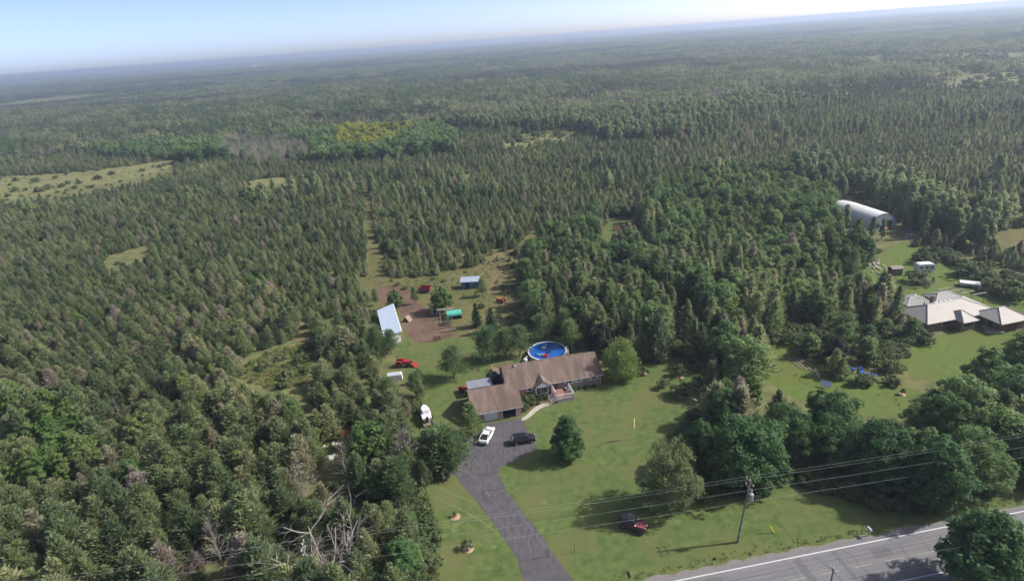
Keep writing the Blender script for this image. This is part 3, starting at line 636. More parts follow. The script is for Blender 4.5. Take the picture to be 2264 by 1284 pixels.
CON, BRO, DEA, SHR = [], [], [], []
def grow_woods():
    r = random.Random(11)
    y = 44.0
    while y < 520:
        s = 2.4 if y < 260 else 2.6
        x = -(0.95*y + 30)
        while x < 0.95*y + 30:
            px_, py_ = x + (r.random()-.5)*s*.95, y + (r.random()-.5)*s*.95
            x += s
            # the road keeps its verge free
            lx = (px_-RD.x)*math.cos(RA) + (py_-RD.y)*math.sin(RA); ly = -(px_-RD.x)*math.sin(RA) + (py_-RD.y)*math.cos(RA)
            if ly < 3.2: continue
            if any(z.has(px_, py_) for z in CLEAR): continue
            zs = {k for k, z in ZN.items() if z.has(px_, py_)}
            dn = vnoise(px_+300, py_, 14)*.6 + vnoise(px_, py_+500, 5)*.4
            u = r.random(); hv = .75 + .5*r.random(); hv *= .85 + .35*vnoise(px_, py_+90, 25)
            it = None
            near = max(0.0, min(1.0, (150 - py_)/80))
            if 'hedge' in zs:
                if u < .13: it = ('broad', 9.5*hv)
                elif u < .16: it = ('bright', 8*hv)
                elif u < .36: it = ('shrub', 2.6*hv)
                elif u < .39: it = ('cedar', 8*hv)
            elif 'nhedge' in zs:
                if u < .10: it = ('broad', 5.5*hv)
                elif u < .60: it = ('shrub', 2.8*hv)
            elif 'nback' in zs:
                if u < .05: it = ('shrub', 2.4*hv)
            elif 'mixed' in zs:
                if u < .32: it = ('cedar', 8.0*hv)
                elif u < .38: it = ('pine', 8.0*hv)
                elif u < .46: it = ('broad', 8.5*hv)
                elif u < .50: it = ('bright', 7.5*hv)
                elif u < .515: it = ('dead', 8*hv)
                elif u < .74: it = ('shrub', 2.8*hv)
            elif 'bright' in zs:
                if u < .55: it = ('bright', 6.6*hv)
                elif u < .64: it = ('broad', 8.0*hv)
                elif u < .72: it = ('cedar', 7.0*hv)
                elif u < .85: it = ('shrub', 2.6*hv)
            elif 'pale' in zs:
                if u < .36: it = ('poplar', 10.5*hv)
                elif u < .46: it = ('bright', 8*hv)
                elif u < .55: it = ('shrub', 3*hv)
            elif 'deadband' in zs:
                if u < .55: it = ('dead', 8.5*hv)
                elif u < .62: it = ('broad', 7*hv)
            elif 'yellow' in zs:
                if u < .42: it = ('yellow', 8.5*hv)
                elif u < .47: it = ('broad', 7.5*hv)
            elif 'band' in zs:
                if u < .30: it = ('broad', 8.5*hv)
                elif u < .42: it = ('poplar', 8.5*hv)
                elif u < .50: it = ('dead', 7.5*hv)
                elif u < .60: it = ('cedar', 6*hv)
            elif 'poplars' in zs:
                if u < .34: it = ('poplar', 10.5*hv)
                elif u < .50: it = ('broad', 9*hv)
                elif u < .53: it = ('dead', 8*hv)
                elif u < .537: it = ('rust', 9*hv)
                elif u < .62: it = ('cedar', 6.5*hv)
            elif 'aspen' in zs:
                if u < .52: it = ('bright', 8.0*hv)
                elif u < .72: it = ('cedar', 8.5*hv)
                elif u < .735: it = ('dead', 8*hv)
            elif 'junk' in zs:
                if u < .08: it = ('broad', 4.5*hv)
                elif u < .14: it = ('bright', 5*hv)
                elif u < .52: it = ('cedar', 6.5*hv)
                elif u < .60: it = ('shrub', 2.4*hv)
            else:
                dens = (.80 if py_ > 130 else .72) * min(1.0, max(0.35, (dn - .14) / .18))
                hh = (3.45 + 3.1*near) * hv * (.66 + .44*r.random())*1.12
                if 'farscrub' in zs: hh *= .75
                if u < dens: it = ('cedar', hh)
                elif u < dens + .012 + .05*near*vnoise(px_, py_+200, 16): it = (('bright', 'broad')[r.random() < .4], hh*1.0)
                elif u < dens + .024 + .02*near: it = ('dead', hh*1.05)
                elif u < dens + .14: it = ('shrub', 2.2*hv)
                elif py_ > 260 and vnoise(px_+50, py_, 60) > .62 and u < dens + .25: it = ('poplar', 8*hv)
            if it is None: continue
            k, h = it
            if h > 1.5 and any(z.has(px_, py_) for z in LOW):
                if r.random() < .93: continue
                k, h = 'shrub', 1.4*hv
            rec = [px_, py_, h, r.random()*6.283, r.randrange(len(FORMS[k])), (.85 + .35*r.random()) * ((1.38 - .02*near) if k == 'cedar' and 'mixed' not in zs else 1.0), k, zs]
            (CON if k in ('cedar', 'pine', 'spruce') else DEA if k == 'dead' else SHR if k == 'shrub' else BRO).append(rec)
        y += s
grow_woods()

def show_size(q):
    s = seen(q[0], q[1], q[2]*.5)
    if s is None or not (-40 < s[0] < 2304 and -20 < s[1] < 1330): return -1
    return q[2] / math.hypot(q[0], q[1], CAM_H)
def split(lst, n):
    lst.sort(key=show_size, reverse=True)
    k = 0
    while k < min(n, len(lst)) and show_size(lst[k]) > 0: k += 1
    return lst[:k], lst[k:]
con_i, con_m = split(CON, 270); bro_i, bro_m = split(BRO, 230); dea_i, dea_m = split(DEA, 40); shr_i, shr_m = split(SHR, 120)

def where(q):
    x, y = q[0], q[1]; zs = q[7]
    if 'hedge' in zs: return "of the tall hedgerow between road and neighbour's lawn"
    if 'nhedge' in zs: return "of the thicket below the pale metal roofed house"
    if 'mixed' in zs: return "of the mixed wood behind the bungalow"
    if 'junk' in zs: return "near the forked dead tree by the left utility pole"
    if 'aspen' in zs: return "of the bright green stand at the left edge of the photo"
    if 'bright' in zs: return "of the bright young stand in front of the arched white hall"
    if 'pale' in zs: return "of the pale stand beside the arched white hall"
    if x > 60: return "on the neighbour's side, far right"
    if y < 92 and x < -8: return "of the near wood left of the driveway"
    if x < -8: return "of the dense wood left of the metal shed"
    return "scattered behind the paddock"
WORD = dict(cedar="olive green feathery conifer", pine="open branched green pine", broad="dark green broadleaf tree", bright="bright green slender aspen", poplar="pale green narrow poplar", yellow="yellow green broadleaf tree", rust="rust brown tree", dead="leafless grey dead tree", shrub="low leafy shrub")
NAME = dict(cedar="conifer_tree", pine="pine_tree", broad="broadleaf_tree", bright="aspen_tree", poplar="poplar_tree", yellow="broadleaf_tree", rust="broadleaf_tree", dead="dead_tree", shrub="shrub")
MARKS = [(g(a, b), t) for a, b, t in ((497, 1262, "the bleached dead poplar at lower left"), (733, 1283, "the large forked dead tree"), (678, 1105, "the fan shaped dead tree"), (765, 957, "the rust red bin"), (733, 1012, "the crumpled white sheet"), (620, 820, "the small dry clearing"), (874, 838, "the white truck cap"), (943, 925, "the white boat"),
    (858, 715, "the long metal shed"), (941, 645, "the dark red trailer"), (1040, 638, "the teal blue shed"), (1210, 775, "the round pool"), (1377, 850, "the weeping willow"), (1366, 508, "the orange swing"), (1423, 553, "the white topped box trailer"), (1940, 690, "the tall dark spruce"), (1982, 610, "the small brown hut"), (1965, 508, "the arched hall's door"), (2047, 603, "the white camper"), (2100, 720, "the ranch house"),
    (1903, 821, "the blue kayaks"), (1825, 856, "the solar panel"), (1630, 1198, "the leaning utility pole"), (1478, 1118, "the feathery birch"), (0, 1284, "the photo's lower left corner"), (0, 1000, "the photo's left edge low down"), (0, 760, "the photo's left edge halfway down"), (322, 985, "the round leafy tree at left"), (370, 1075, "the small bare tree at left"), (200, 1180, "the dark gap at lower left"), (2264, 1000, "the photo's right edge above the road"), (2060, 1115, "the vine hung roadside maple"), (1835, 1020, "the shaded strip of lawn"), (1650, 1062, "the largest dark maple"), (2264, 560, "the photo's right edge halfway down"), (1120, 600, "the dry track"), (1650, 560, "the middle of the bright young stand"), (1560, 700, "the middle of the mixed wood"), (400, 900, "the wood between clearing and left corner"), (250, 640, "the middle of the left conifer wood"))]
ORD = ("", "second ", "third ", "fourth ", "fifth ", "sixth ", "seventh ", "eighth ", "ninth ", "tenth ", "eleventh ", "twelfth ", "thirteenth ", "fourteenth ", "fifteenth ", "sixteenth ", "seventeenth ", "eighteenth ", "nineteenth ", "twentieth ")
_by = {}
for q in con_i + bro_i + dea_i + shr_i:
    dd, mk = min(((q[0]-v.x)**2 + (q[1]-v.y)**2, t) for v, t in MARKS); _by.setdefault((q[6], mk), []).append((dd, q))
LAB = {}
for (k, mk), lst in _by.items():
    lst.sort(key=lambda e: e[0])
    for i, (dd, q) in enumerate(lst): LAB[id(q)] = (ORD[i] + "nearest to " + mk) if i < len(ORD) else None
for q in con_i + bro_i + dea_i + shr_i:
    wh = where(q)
    plant(NAME[q[6]], FORMS[q[6]][q[4]], (q[0], q[1], -0.02), q[2], WORD[q[6]] + (", " + LAB[id(q)] if LAB[id(q)] else " " + wh), "shrub" if q[6] == 'shrub' else "tree", NAME[q[6]].replace("_", " ") + "s " + wh, q[5], q[3])

def mass(name, label, recs, kinds):
    forms, off = [], {}
    for k in kinds: off[k] = len(forms); forms += [f.joined for f in FORMS[k]]
    pts = [(q[0], q[1], -.02, q[3], q[2]/FORMS[q[6]][q[4]].h, q[5], off[q[6]] + q[4]) for q in recs if q[6] in kinds]
    if pts: scatter(name, label, forms, pts)
mass("conifer_forest", "dense olive green conifer forest covering the middle distance", con_m, ('cedar', 'pine'))
mass("broadleaf_forest", "green broadleaf stands and poplars among the conifers", bro_m, ('broad', 'bright', 'poplar', 'yellow', 'rust'))
mass("dead_forest", "grey leafless trees scattered through the forest", dea_m, ('dead',))
mass("undergrowth", "low shrubs under and between the trees", shr_m, ('shrub',))

# ---- far woods: groves of simple trees
def grove(seed, kind, n=26, side=26.0):
    rs = np.random.RandomState(seed); V, Fc, o = [], [], 0
    for i in range(n):
        x, y = (rs.rand(2)-.5)*side*1.1
        if kind == 'con':
            h = 5.5*(.7+.6*rs.rand()); r_ = 1.25*(.8+.4*rs.rand()); k = 22
            t = rs.rand(k)**1.1; az = rs.rand(k)*6.283; rr = r_*(1-t)**.8
            c = np.stack([x + np.cos(az)*rr*.7, y + np.sin(az)*rr*.7, t*h*.95 + .3], 1); d = np.stack([np.cos(az)*.6, np.sin(az)*.6, .9+0*az], 1) + rs.normal(size=(k, 3))*.3
            v, f = blades(c, d, 1.5, .75, rs)
        elif kind == 'dead':
            h = 7*(.7+.6*rs.rand()); k = 9; t = .2+.8*rs.rand(k); az = rs.rand(k)*6.283
            c = np.stack([x + np.cos(az)*.5, y + np.sin(az)*.5, t*h], 1); d = np.stack([np.cos(az)*.5, np.sin(az)*.5, 1.2+0*az], 1)
            v, f = blades(c, d, 2.6, .22, rs)
        else:
            h = 9.0*(.7+.6*rs.rand()); r_ = 3.1*(.7+.6*rs.rand()); k = 64
            u = unit(rs.normal(size=(k, 3))); q = rs.rand(k, 1)**.4; p = u*q
            c = np.stack([x + p[:, 0]*r_, y + p[:, 1]*r_, h*(.55+.42*p[:, 2])], 1); nn = unit(u + np.array([0, 0, .5]) + rs.normal(size=(k, 3))*.4)
            v, f = blades(c, np.cross(nn, rs.normal(size=(k, 3))), 1.5, 1.2, rs, nn)
        V.append(v); Fc.append(f + o); o += len(v)
    V, Fc = np.concatenate(V), np.concatenate(Fc)
    return V, Fc
def grove_mesh(name, seed, kind, leaf):
    v, f = grove(seed, kind, 30 if kind == 'con' else 16 if kind == 'bro' else 22); me = bpy.data.meshes.new(name); me.from_pydata(v.tolist(), [], f.tolist()); me.materials.append(leaf); me.update(); return me
GL = dict(con=leaf_mat("far_conifer_foliage", [(0, (0.062, 0.078, 0.042)), (1, (0.092, 0.104, 0.056))], .28, .8, .05), bro=leaf_mat("far_broad_leaves", [(0, (0.082, 0.128, 0.046)), (1, (0.122, 0.168, 0.064))], .3, .8, .05), pop=leaf_mat("far_poplar_leaves", [(0, (0.18, 0.215, 0.10)), (1, (0.235, 0.26, 0.13))], .3, .8, .05), dead=leaf_mat("far_bare_twigs", [(0, (0.22, 0.20, 0.18)), (1, (0.30, 0.275, 0.25))], .1, .6, .05))
GR = [grove_mesh("conifer_grove", 1, 'con', GL['con']), grove_mesh("conifer_grove", 2, 'con', GL['con']), grove_mesh("broadleaf_grove", 3, 'bro', GL['bro']), grove_mesh("broadleaf_grove", 4, 'bro', GL['bro']), grove_mesh("poplar_grove", 5, 'bro', GL['pop']), grove_mesh("dead_grove", 6, 'dead', GL['dead'])]
FARMS = ((562, 151, 20, 12, 8), (548, 153, 14, 9, 4), (590, 150, 16, 9, 4), (515, 149, 16, 10, 4), (495, 152, 14, 10, 4), (480, 154, 14, 10, 4), (430, 162, 18, 10, 4), (872, 116, 46, 20, 8), (895, 115, 24, 14, 6), (920, 112, 30, 14, 7), (712, 134, 20, 12, 6), (1030, 101, 24, 14, 8), (1368, 77, 80, 30, 14), (1290, 76, 110, 26, 9), (1330, 74, 60, 26, 10), (1235, 94, 60, 20, 6), (1215, 95, 24, 14, 6), (1380, 68, 60, 30, 12), (1840, 30, 160, 50, 22), (1895, 27, 120, 50, 26), (45, 180, 26, 14, 6), (80, 186, 20, 12, 5))
FARM_AT = [(q.x, q.y, f_[2]*.6) for f_ in FARMS for q in (g(f_[0], max(f_[1], 168 - .0742*f_[0] + 7.5)),)]
def far_woods():
    r = random.Random(5); pts = []
    y = 515.0; 
    while y < 6500:
        s = 23.0 if y < 2200 else 34.0 if y < 3800 else 55.0
        x = -(0.92*y + 60)
        while x < 0.92*y + 60:
            a, b = x + (r.random()-.5)*s*.7, y + (r.random()-.5)*s*.7; x += s
            if any(z.has(a, b) for z in CLEAR): continue
            k = vnoise(a+1000, b*1.4, 330)*.55 + vnoise(a, b*1.6+700, 120)*.45
            if any(abs(a-fx) < 45 + fw and -260 < b-fy < 60 for fx, fy, fw in FARM_AT): continue
            if y > 1500 and vnoise(a+300, b*2.0+200, 420) > .76: continue
            zs = {q for q in ('poplars', 'farband') if ZN[q].has(a, b)}
            if 'poplars' in zs: f = r.choice((2, 4, 4, 4, 5))
            elif 'farband' in zs: f = r.choice((2, 3, 2, 3, 4, 0))
            elif k > .62: f = r.choice((2, 3, 4, 4))
            elif k > .50: f = r.choice((2, 3, 2, 3, 2, 4, 5))
            elif k > .46: f = r.choice((5, 5, 5, 4, 1))
            else: f = r.choice((0, 1, 0, 1, 1, 0, 2, 5)) if a < 200 else r.choice((0, 1))
            sc = s/23.0; 
            pts.append((a, b, terrain(a, b) - .1, r.randrange(4)*1.5708 + r.random()*.4, .9 + .25*r.random() if sc < 1.2 else 1.15, sc, f))
        y += s
    scatter("far_woods", "far woods fading to blue towards the horizon", GR, pts)
    return len(pts)
far_woods()
# ------------------------------------------------------------------ the brick bungalow
B = {}
B['brick'] = mat("pink_brick", (0.37, 0.235, 0.205), 0.9, (0.47, 0.315, 0.275), 6.0, bump=0.2)
B['shingle'] = mat("tan_shingle", (0.180, 0.128, 0.104), 0.95, (0.262, 0.198, 0.165), 1.2, bump=0.3, detail=8, stretch=(1.6, 0.35, 0.35), c3=(0.150, 0.110, 0.092), scale3=0.35)
B['siding'] = mat("blue_grey_siding", (0.19, 0.23, 0.32), 0.7, (0.23, 0.27, 0.36), 1.0, stretch=(1, 1, 8))
B['block'] = mat("painted_block", (0.40, 0.36, 0.33), 0.9, (0.46, 0.42, 0.39), 2.0)
B['deckwood'] = mat("red_brown_decking", (0.31, 0.165, 0.125), 0.85, (0.37, 0.21, 0.16), 2.0, stretch=(8, 1, 1))
B['greyroof'] = mat("grey_panel_roof", (0.22, 0.25, 0.30), 0.6, (0.29, 0.32, 0.37), 0.8, stretch=(4, .5, 1))
HOUSE = Vector((16.7, 104.3, 0)); HA = R(10.7)
def hp(x, y, z=0.0): return Vector((HOUSE.x + x*math.cos(HA) - y*math.sin(HA), HOUSE.y + x*math.sin(HA) + y*math.cos(HA), z))
house = thing("bungalow", "long pink brick bungalow with brown shingle roof and attached double garage", "house", HOUSE, HA)

def xs_prism(mb, x0, x1, poly, mi=0): return mb.prism([(x0, y, z) for y, z in poly], (x1-x0, 0, 0), mi)
def gable_roof(x0, x1, yf, yr, yb, ze, zr, th=.15):
    return xs_prism(MB(), x0, x1, [(yf, ze), (yr, zr), (yb, ze), (yb, ze-th), (yr, zr-th), (yf, ze-th)])
xs_prism(MB(), -19.2, 0, [(0, .35), (9.2, .35), (9.2, 2.5), (4.6, 4.72), (0, 2.5)]).build("wall", B['brick'], house)
MB().box(-19.17, -.03, .03, 9.17, 0, .35).build("foundation", B['block'], house)
gable_roof(-19.55, .38, -.45, 4.6, 9.65, 2.42, 4.98).build("roof", B['shingle'], house)
xs_prism(MB(), -19.26, -19.2, [(.1, 1.0), (9.1, 1.0), (9.1, 2.45), (4.6, 4.66), (.1, 2.45)]).build("gable_siding", B['siding'], house)
for y0, y1, zz in ((-.47, -.45, 2.42), (9.65, 9.67, 2.42)):
    MB().box(-19.55, .38, y0, y1, zz-.16, zz-.02).build("gutter", M['white'], house)
# garage (hollow: its right door stands open)
G0, G1, GF, GB, GR_ = -27.0, -18.04, -5.74, 2.5, -1.6
f = MB()
for a, b, z0, z1 in ((G0, -25.06, 0, 2.35), (-22.43, -21.6, 0, 2.35), (-19.05, G1, 0, 2.35), (-25.06, -22.43, 2.02, 2.35), (-21.6, -19.05, 2.02, 2.35)):
    f.box(a, b, GF, GF+.25, z0, z1)
f.build("garage_front_wall", B['brick'], house)
xs_prism(MB(), G0, G0+.2, [(GF+.25, 0), (GB, 0), (GB, 2.35), (GR_, 4.45), (GF+.25, 2.36)]).build("garage_side_wall", B['siding'], house)
xs_prism(MB(), G1-.2, G1, [(GF+.25, 0), (GB, 0), (GB, 2.35), (GR_, 4.45), (GF+.25, 2.36)]).build("garage_side_wall", B['brick'], house)
MB().box(G0+.2, G1-.2, GB-.2, GB, 0, 2.3).build("garage_back_wall", B['brick'], house)
MB().box(G0+.2, G1-.2, GF+.25, GB-.2, 0, .06).build("garage_floor", mat("stained_concrete", (.14, .135, .13), .9), house)
gable_roof(G0-.38, G1+.36, GF-.45, GR_, GB+.4, 2.28, 4.74).build("garage_roof", B['shingle'], house)
MB().box(G0-.38, G1+.36, GF-.47, GF-.45, 2.11, 2.27).build("gutter", M['white'], house)
d = MB()
for k in range(4): d.box(-25.02, -22.47, GF+.10, GF+.17, .02+k*.5, .50+k*.5)
dr = d.build("garage_door", mat("white_garage_door", (.66, .69, .72), .5), house)
MB().box(-23.9, -23.6, GF+.06, GF+.10, .3, .36).build("handle", M['steel'], dr)
for x0, x1 in ((-25.12, -25.06), (-22.43, -22.37), (-21.66, -21.6), (-19.05, -18.99)):
    MB().box(x0, x1, GF-.03, GF, 0, 2.06).build("door_trim", M['white'], house)
lm = MB(); lm.box(-18.72, -18.56, GF-.14, GF, 1.65, 1.95); lm.build("wall_lamp", M['white'], house)
# gutters downpipe
MB().tube([hp_ for hp_ in [(-.12, -.06, 2.3), (-.12, -.06, .1)]], .05, 5).build("downpipe", M['white'], house)
# front windows with white shutters
def window(x0, x1, z0, z1, y=-.0, n=2, shut=0.0):
    wn = MB().box(x0, x1, y-.05, y-.002, z0, z1).build("window", M['white'], house)
    ww = (x1-x0-.08)/n
    for k in range(n): MB().box(x0+.06+k*ww, x0+.02+(k+1)*ww, y-.065, y-.051, z0+.07, z1-.07).build("pane", M['glass'], wn)
    MB().box(x0-.08, x1+.08, y-.12, y-.003, z0-.07, z0-.003).build("sill", M['white'], wn)
    if shut:
        for a, b in ((x0-shut-.04, x0-.04), (x1+.04, x1+.04+shut)):
            MB().box(a, b, y-.06, y-.004, z0-.05, z1+.05).build("shutter", M['white'], house)
window(-15.25, -14.6, 1.35, 2.25, n=1, shut=.36)
window(-7.25, -6.15, 1.45, 2.3, n=2, shut=.36)
window(-5.05, -4.45, 1.45, 2.3, n=1, shut=.36)
window(-2.1, -.95, 1.45, 2.3, n=2, shut=.36)
# entry gable over the bay window
xc, hw, yo = -12.35, 1.75, -1.25
bay = MB(); bay.prism([(-13.15, 0, .0), (-12.9, -.75, 0), (-11.3, -.75, 0), (-11.05, 0, 0)], (0, 0, 2.42)); bay.build("bay_wall", B['brick'], house)
wn = MB().box(-12.75, -11.45, -.82, -.752, .75, 2.2).build("window", M['white'], house)
for a in (-12.65, -12.24, -11.83): MB().box(a, a+.34, -.84, -.821, .95, 2.1).build("pane", M['glass'], wn)
er = MB()
for s_ in (-1, 1):
    er.prism([(xc, yo, 3.72), (xc+s_*hw, yo, 2.52), (xc+s_*hw, .2, 2.52), (xc, 2.6, 3.72)], (0, 0, -.13))
er.build("entry_roof", B['shingle'], house)
MB().prism([(xc-hw+.12, yo+.05, 2.42), (xc+hw-.12, yo+.05, 2.42), (xc, yo+.05, 3.52)], (0, .1, 0)).build("entry_gable", M['white'], house)
for x in (-13.95, -10.75):
    MB().box(x, x+.14, yo+.08, yo+.22, 0, 2.42).build("porch_post", M['white'], house)
dr = MB().box(-10.0, -9.05, -.04, -.002, .75, 2.35).build("door", mat("brown_door", (.13, .06, .05), .6), house)
MB().box(-9.9, -9.15, -.07, -.041, 1.0, 2.25).build("pane", M['glass'], dr)
sw = MB().box(-13.75, -13.35, -.04, -.002, 1.0, 2.2).build("window", M['white'], house); MB().box(-13.7, -13.4, -.055, -.041, 1.06, 2.14).build("pane", M['glass'], sw)
# roof fittings
def on_main(y): return 4.98 - (4.6-y)/5.05*2.56 if y < 4.6 else 4.98 - (y-4.6)/5.05*2.56
for k, x in enumerate((-17.2, -15.3, -13.0, -11.0, -9.0, -7.1, -5.0, -3.0)):
    MB().box(x, x+.32, 4.95, 5.3, on_main(5.1)-.1, on_main(5.1)+.22).build("roof_vent", mat("vent", (.22, .17, .14), .8), house)
for k, x in enumerate((-24.4, -22.3, -20.2)):
    MB().box(x, x+.3, GR_+.25, GR_+.55, 4.45, 4.78).build("roof_vent", mat("vent", (.22, .17, .14), .8), house)
MB().tube([(-17.3, 4.2, 4.6), (-17.3, 4.2, 5.4)], .08, 6).build("vent_pipe", M['dark'], house)
MB().tube([(-16.7, 4.2, 4.6), (-16.7, 4.2, 5.1)], .16, 6).build("vent_pipe", M['white'], house)
# ---- front deck
deck = thing("front_deck", "red brown front deck with white railings and steps", "deck", HOUSE, HA)
for k in range(25):
    MB().box(-10.4+k*.14, -10.27+k*.14, -4.05, -.12, .70, .74).build("plank", B['deckwood'], deck)
MB().box(-10.38, -6.92, -4.03, -3.95, 0, .695).build("skirt", B['block'], deck); MB().box(-6.98, -6.9, -3.95, -.14, 0, .695).build("skirt", B['block'], deck); MB().box(-10.4, -10.32, -3.95, -.14, 0, .695).build("skirt", B['block'], deck)
def rail_run(parent, a, b, z0a, z0b, n, hgt=.98):
    a, b = Vector(a), Vector(b); d_ = b-a; nn = int(d_.length/.16); r = MB(); bl = MB()
    for zz in (.12, hgt-.06):
        p, q = Vector((a.x, a.y, z0a+zz)), Vector((b.x, b.y, z0b+zz)); side = Vector((-(q-p).y, (q-p).x, 0)).normalized()*.06
        r.prism([p-side, p+side, q+side, q-side], (0, 0, .08))
    for k in range(1, nn):
        t = k/nn; p = a.lerp(b, t); z = z0a + (z0b-z0a)*t
        bl.box(p.x-.025, p.x+.025, p.y-.025, p.y+.025, z+.18, z+hgt-.06)
    r.build("rail", M['white'], parent)
    o = bl.build("balusters", M['white'], parent); o["kind"] = "stuff"
    for k in range(n+1):
        t = k/n; p = a.lerp(b, t); z = z0a + (z0b-z0a)*t
        MB().box(p.x-.07, p.x+.07, p.y-.07, p.y+.07, z-.02, z+hgt+.12).build("post", M['white'], parent)
rail_run(deck, (-10.3, -3.95, 0), (-7.0, -3.95, 0), .74, .74, 2)
rail_run(deck, (-7.0, -3.8, 0), (-7.0, -.3, 0), .74, .74, 2)
rail_run(deck, (-10.3, -2.4, 0), (-10.3, -.3, 0), .74, .74, 1)
rail_run(deck, (-10.55, -2.4, 0), (-11.7, -2.4, 0), .66, .0, 1)
rail_run(deck, (-10.55, -3.95, 0), (-11.7, -3.95, 0), .66, .0, 1)
for k in range(4): MB().box(-10.75-k*.3, -10.42-k*.3, -3.85, -2.5, .0, .56-k*.16).build("step", B['deckwood'], deck)
bn = thing("deck_bench", "white bench on the front deck", "bench", hp(-7.5, -.9, .745), HA); MB().box(-.3, .3, -.6, .5, .35, .42).build("seat", M['white'], bn); MB().box(.24, .3, -.6, .5, .42, .8).build("backrest", M['white'], bn)
for y in (-.55, .42): MB().box(-.25, .25, y, y+.06, 0, .35).build("leg", M['white'], bn)
# ---- back deck railing behind the house, lean-to shed
bd = thing("back_deck", "low tan lumber deck railing behind the bungalow", "deck", HOUSE, HA)
MB().box(-20.3, -15.2, 9.75, 12.9, .3, .42).build("floor", M['wood'], bd)
for a, b in (((-20.25, 12.85), (-15.3, 12.85)), ((-20.25, 12.7), (-20.25, 9.9))):
    for zz in (.55, 1.15):
        p, q = Vector((a[0], a[1], zz)), Vector((b[0], b[1], zz)); sd_ = Vector((-(q-p).y, (q-p).x, 0)).normalized()*.05
        MB().prism([p-sd_, p+sd_, q+sd_, q-sd_], (0, 0, .12)).build("rail", M['tanwood'], bd)
    for k in range(4):
        p = Vector(a).lerp(Vector(b), (k+.03)/3.1); MB().box(p.x-.05, p.x+.05, p.y-.05, p.y+.05, .42, 1.2).build("post", M['tanwood'], bd)
ls = thing("garden_shed", "low shed with grey panel roof behind the garage", "shed", HOUSE, HA)
MB().box(-26.4, -22.0, 3.6, 5.6, 0, 2.0).build("wall", B['siding'], ls)
xs_prism(MB(), -26.8, -21.7, [(3.4, 2.0), (3.4, 2.1), (5.9, 2.4), (5.9, 2.3)]).build("roof", B['greyroof'], ls)
MB().box(-25.3, -24.4, 5.603, 5.64, 0, 1.8).build("door", M['white'], ls)
# ---- black arched cover at the gable end
ar = MB(); n = 12
prof = [(math.cos(math.pi*i/n)*1.5, math.sin(math.pi*i/n)*1.9) for i in range(n+1)]
ar.prism([(x, 0, z) for x, z in prof], (0, 2.6, 0))
tag(ar.build("tarp_shelter", mat("black_tarp", (.035, .037, .045), .55, (.06, .062, .075), 1.0, bump=.3), None, hp(-20.9, 6.6, 0), HA), "arched black tarp cover against the bungalow gable", "shelter")
# ---- pool
pool = thing("swimming_pool", "round above ground pool with blue water behind the bungalow", "pool", g(1210, 775, 1.3).xy.to_3d())
PR = 4.25
MB().lathe([(PR, 0), (PR, 1.25)], 48).build("wall", mat("pool_wall", (.55, .58, .62), .5, (.45, .5, .56), 2.0), pool, smooth=True)
MB().lathe([(PR-.18, 1.24), (PR+.1, 1.24), (PR+.1, 1.31), (PR-.18, 1.31), (PR-.18, 1.24)], 48).build("rim", M['white'], pool)
MB().lathe([(PR-.06, 0.1), (PR-.06, 1.25)], 48).build("liner", mat("pool_liner", (.02, .16, .50), .5), pool)
MB().lathe([(0.01, 0.06), (PR-.06, .06)], 48).build("bottom", mat("pool_bottom", (.02, .13, .48), .5, (.05, .24, .62), .7), pool)
wm = mat("pool_water", (.012, .095, .40), .05, (.016, .115, .45), .5, bump=.08, spec=.5)
MB().lathe([(0.01, 1.08), (PR-.07, 1.08)], 48).build("water", wm, pool)
ld = MB()
for s_ in (-.25, .25): ld.tube([(PR+.45, s_, 0), (PR+.3, s_, 1.9), (PR-.3, s_, 1.9), (PR-.4, s_, .9)], .04, 5)
for zz in (.3, .65, 1.0): ld.box(PR+.22, PR+.5, -.25, .25, zz, zz+.05)
ld.build("ladder", M['white'], pool)
def fl(name, label, px, py, mb, m):
    o = mb.build(name, m); o.location = g(px, py, 1.1); tag(o, label, "float"); return o
sw_ = MB(); sw_.lathe([(.25, 0), (.5, .05), (.5, .25), (.25, .25)], 12); sw_.tube([(.4, 0, .2), (.55, 0, .7), (.45, 0, 1.0), (.65, 0, .95)], [.14, .1, .1, .05], 6)
fl("pool_float", "white swan float on the pool water", 1202, 769, sw_, M['white'])
t_ = MB(); t_.lathe([(.3, 0), (.65, .02), (.65, .28), (.3, .28), (.3, 0)], 14); fl("pool_float", "red ring float at the near rim of the pool", 1206, 787, t_, mat("red_vinyl", (.42, .03, .05), .4))
t_ = MB(); t_.box(-.9, .9, -.4, .4, 0, .14); t_.box(-.9, -.5, -.4, .4, .14, .32); fl("pool_float", "pale blue air mattress on the pool", 1196, 784, t_, mat("blue_vinyl", (.12, .30, .55), .4))
t_ = MB(); t_.lathe([(.25, 0), (.5, .02), (.5, .2), (.25, .2), (.25, 0)], 12); fl("pool_float", "dark blue ring float on the pool", 1213, 778, t_, mat("navy_vinyl", (.02, .06, .2), .4))
pf = MB(); pf.lathe([(.4, 0), (.45, .6), (.35, .95), (.12, 1.1)], 12); pf.box(-.25, .9, .5, 1.1, 0, .4)
tag(pf.build("pool_filter", mat("grey_filter", (.33, .34, .36), .5), None, g(1164, 796)), "grey pool filter tank left of the pool", "filter")
bl_ = MB(); bl_.lathe([(.02, 0), (.45, .1), (.55, .5), (.4, .85), (.02, .95)], 12)
tag(bl_.build("propane_tank", M['white'], None, g(1161.5, 800)), "white round tank between pool and roof", "tank")
pr = thing("pole_rail", "thin grey rail running from the pool towards the dark tree", "rail", (0, 0, 0))
a, b = g(1249, 762), g(1268, 780)
MB().tube([a + Vector((0, 0, 1.3)), b + Vector((0, 0, 1.2))], .05, 5).build("bar", M['metal'], pr)
for p in (a, b): MB().tube([p, p + Vector((0, 0, 1.3))], .05, 5).build("post", M['metal'], pr)
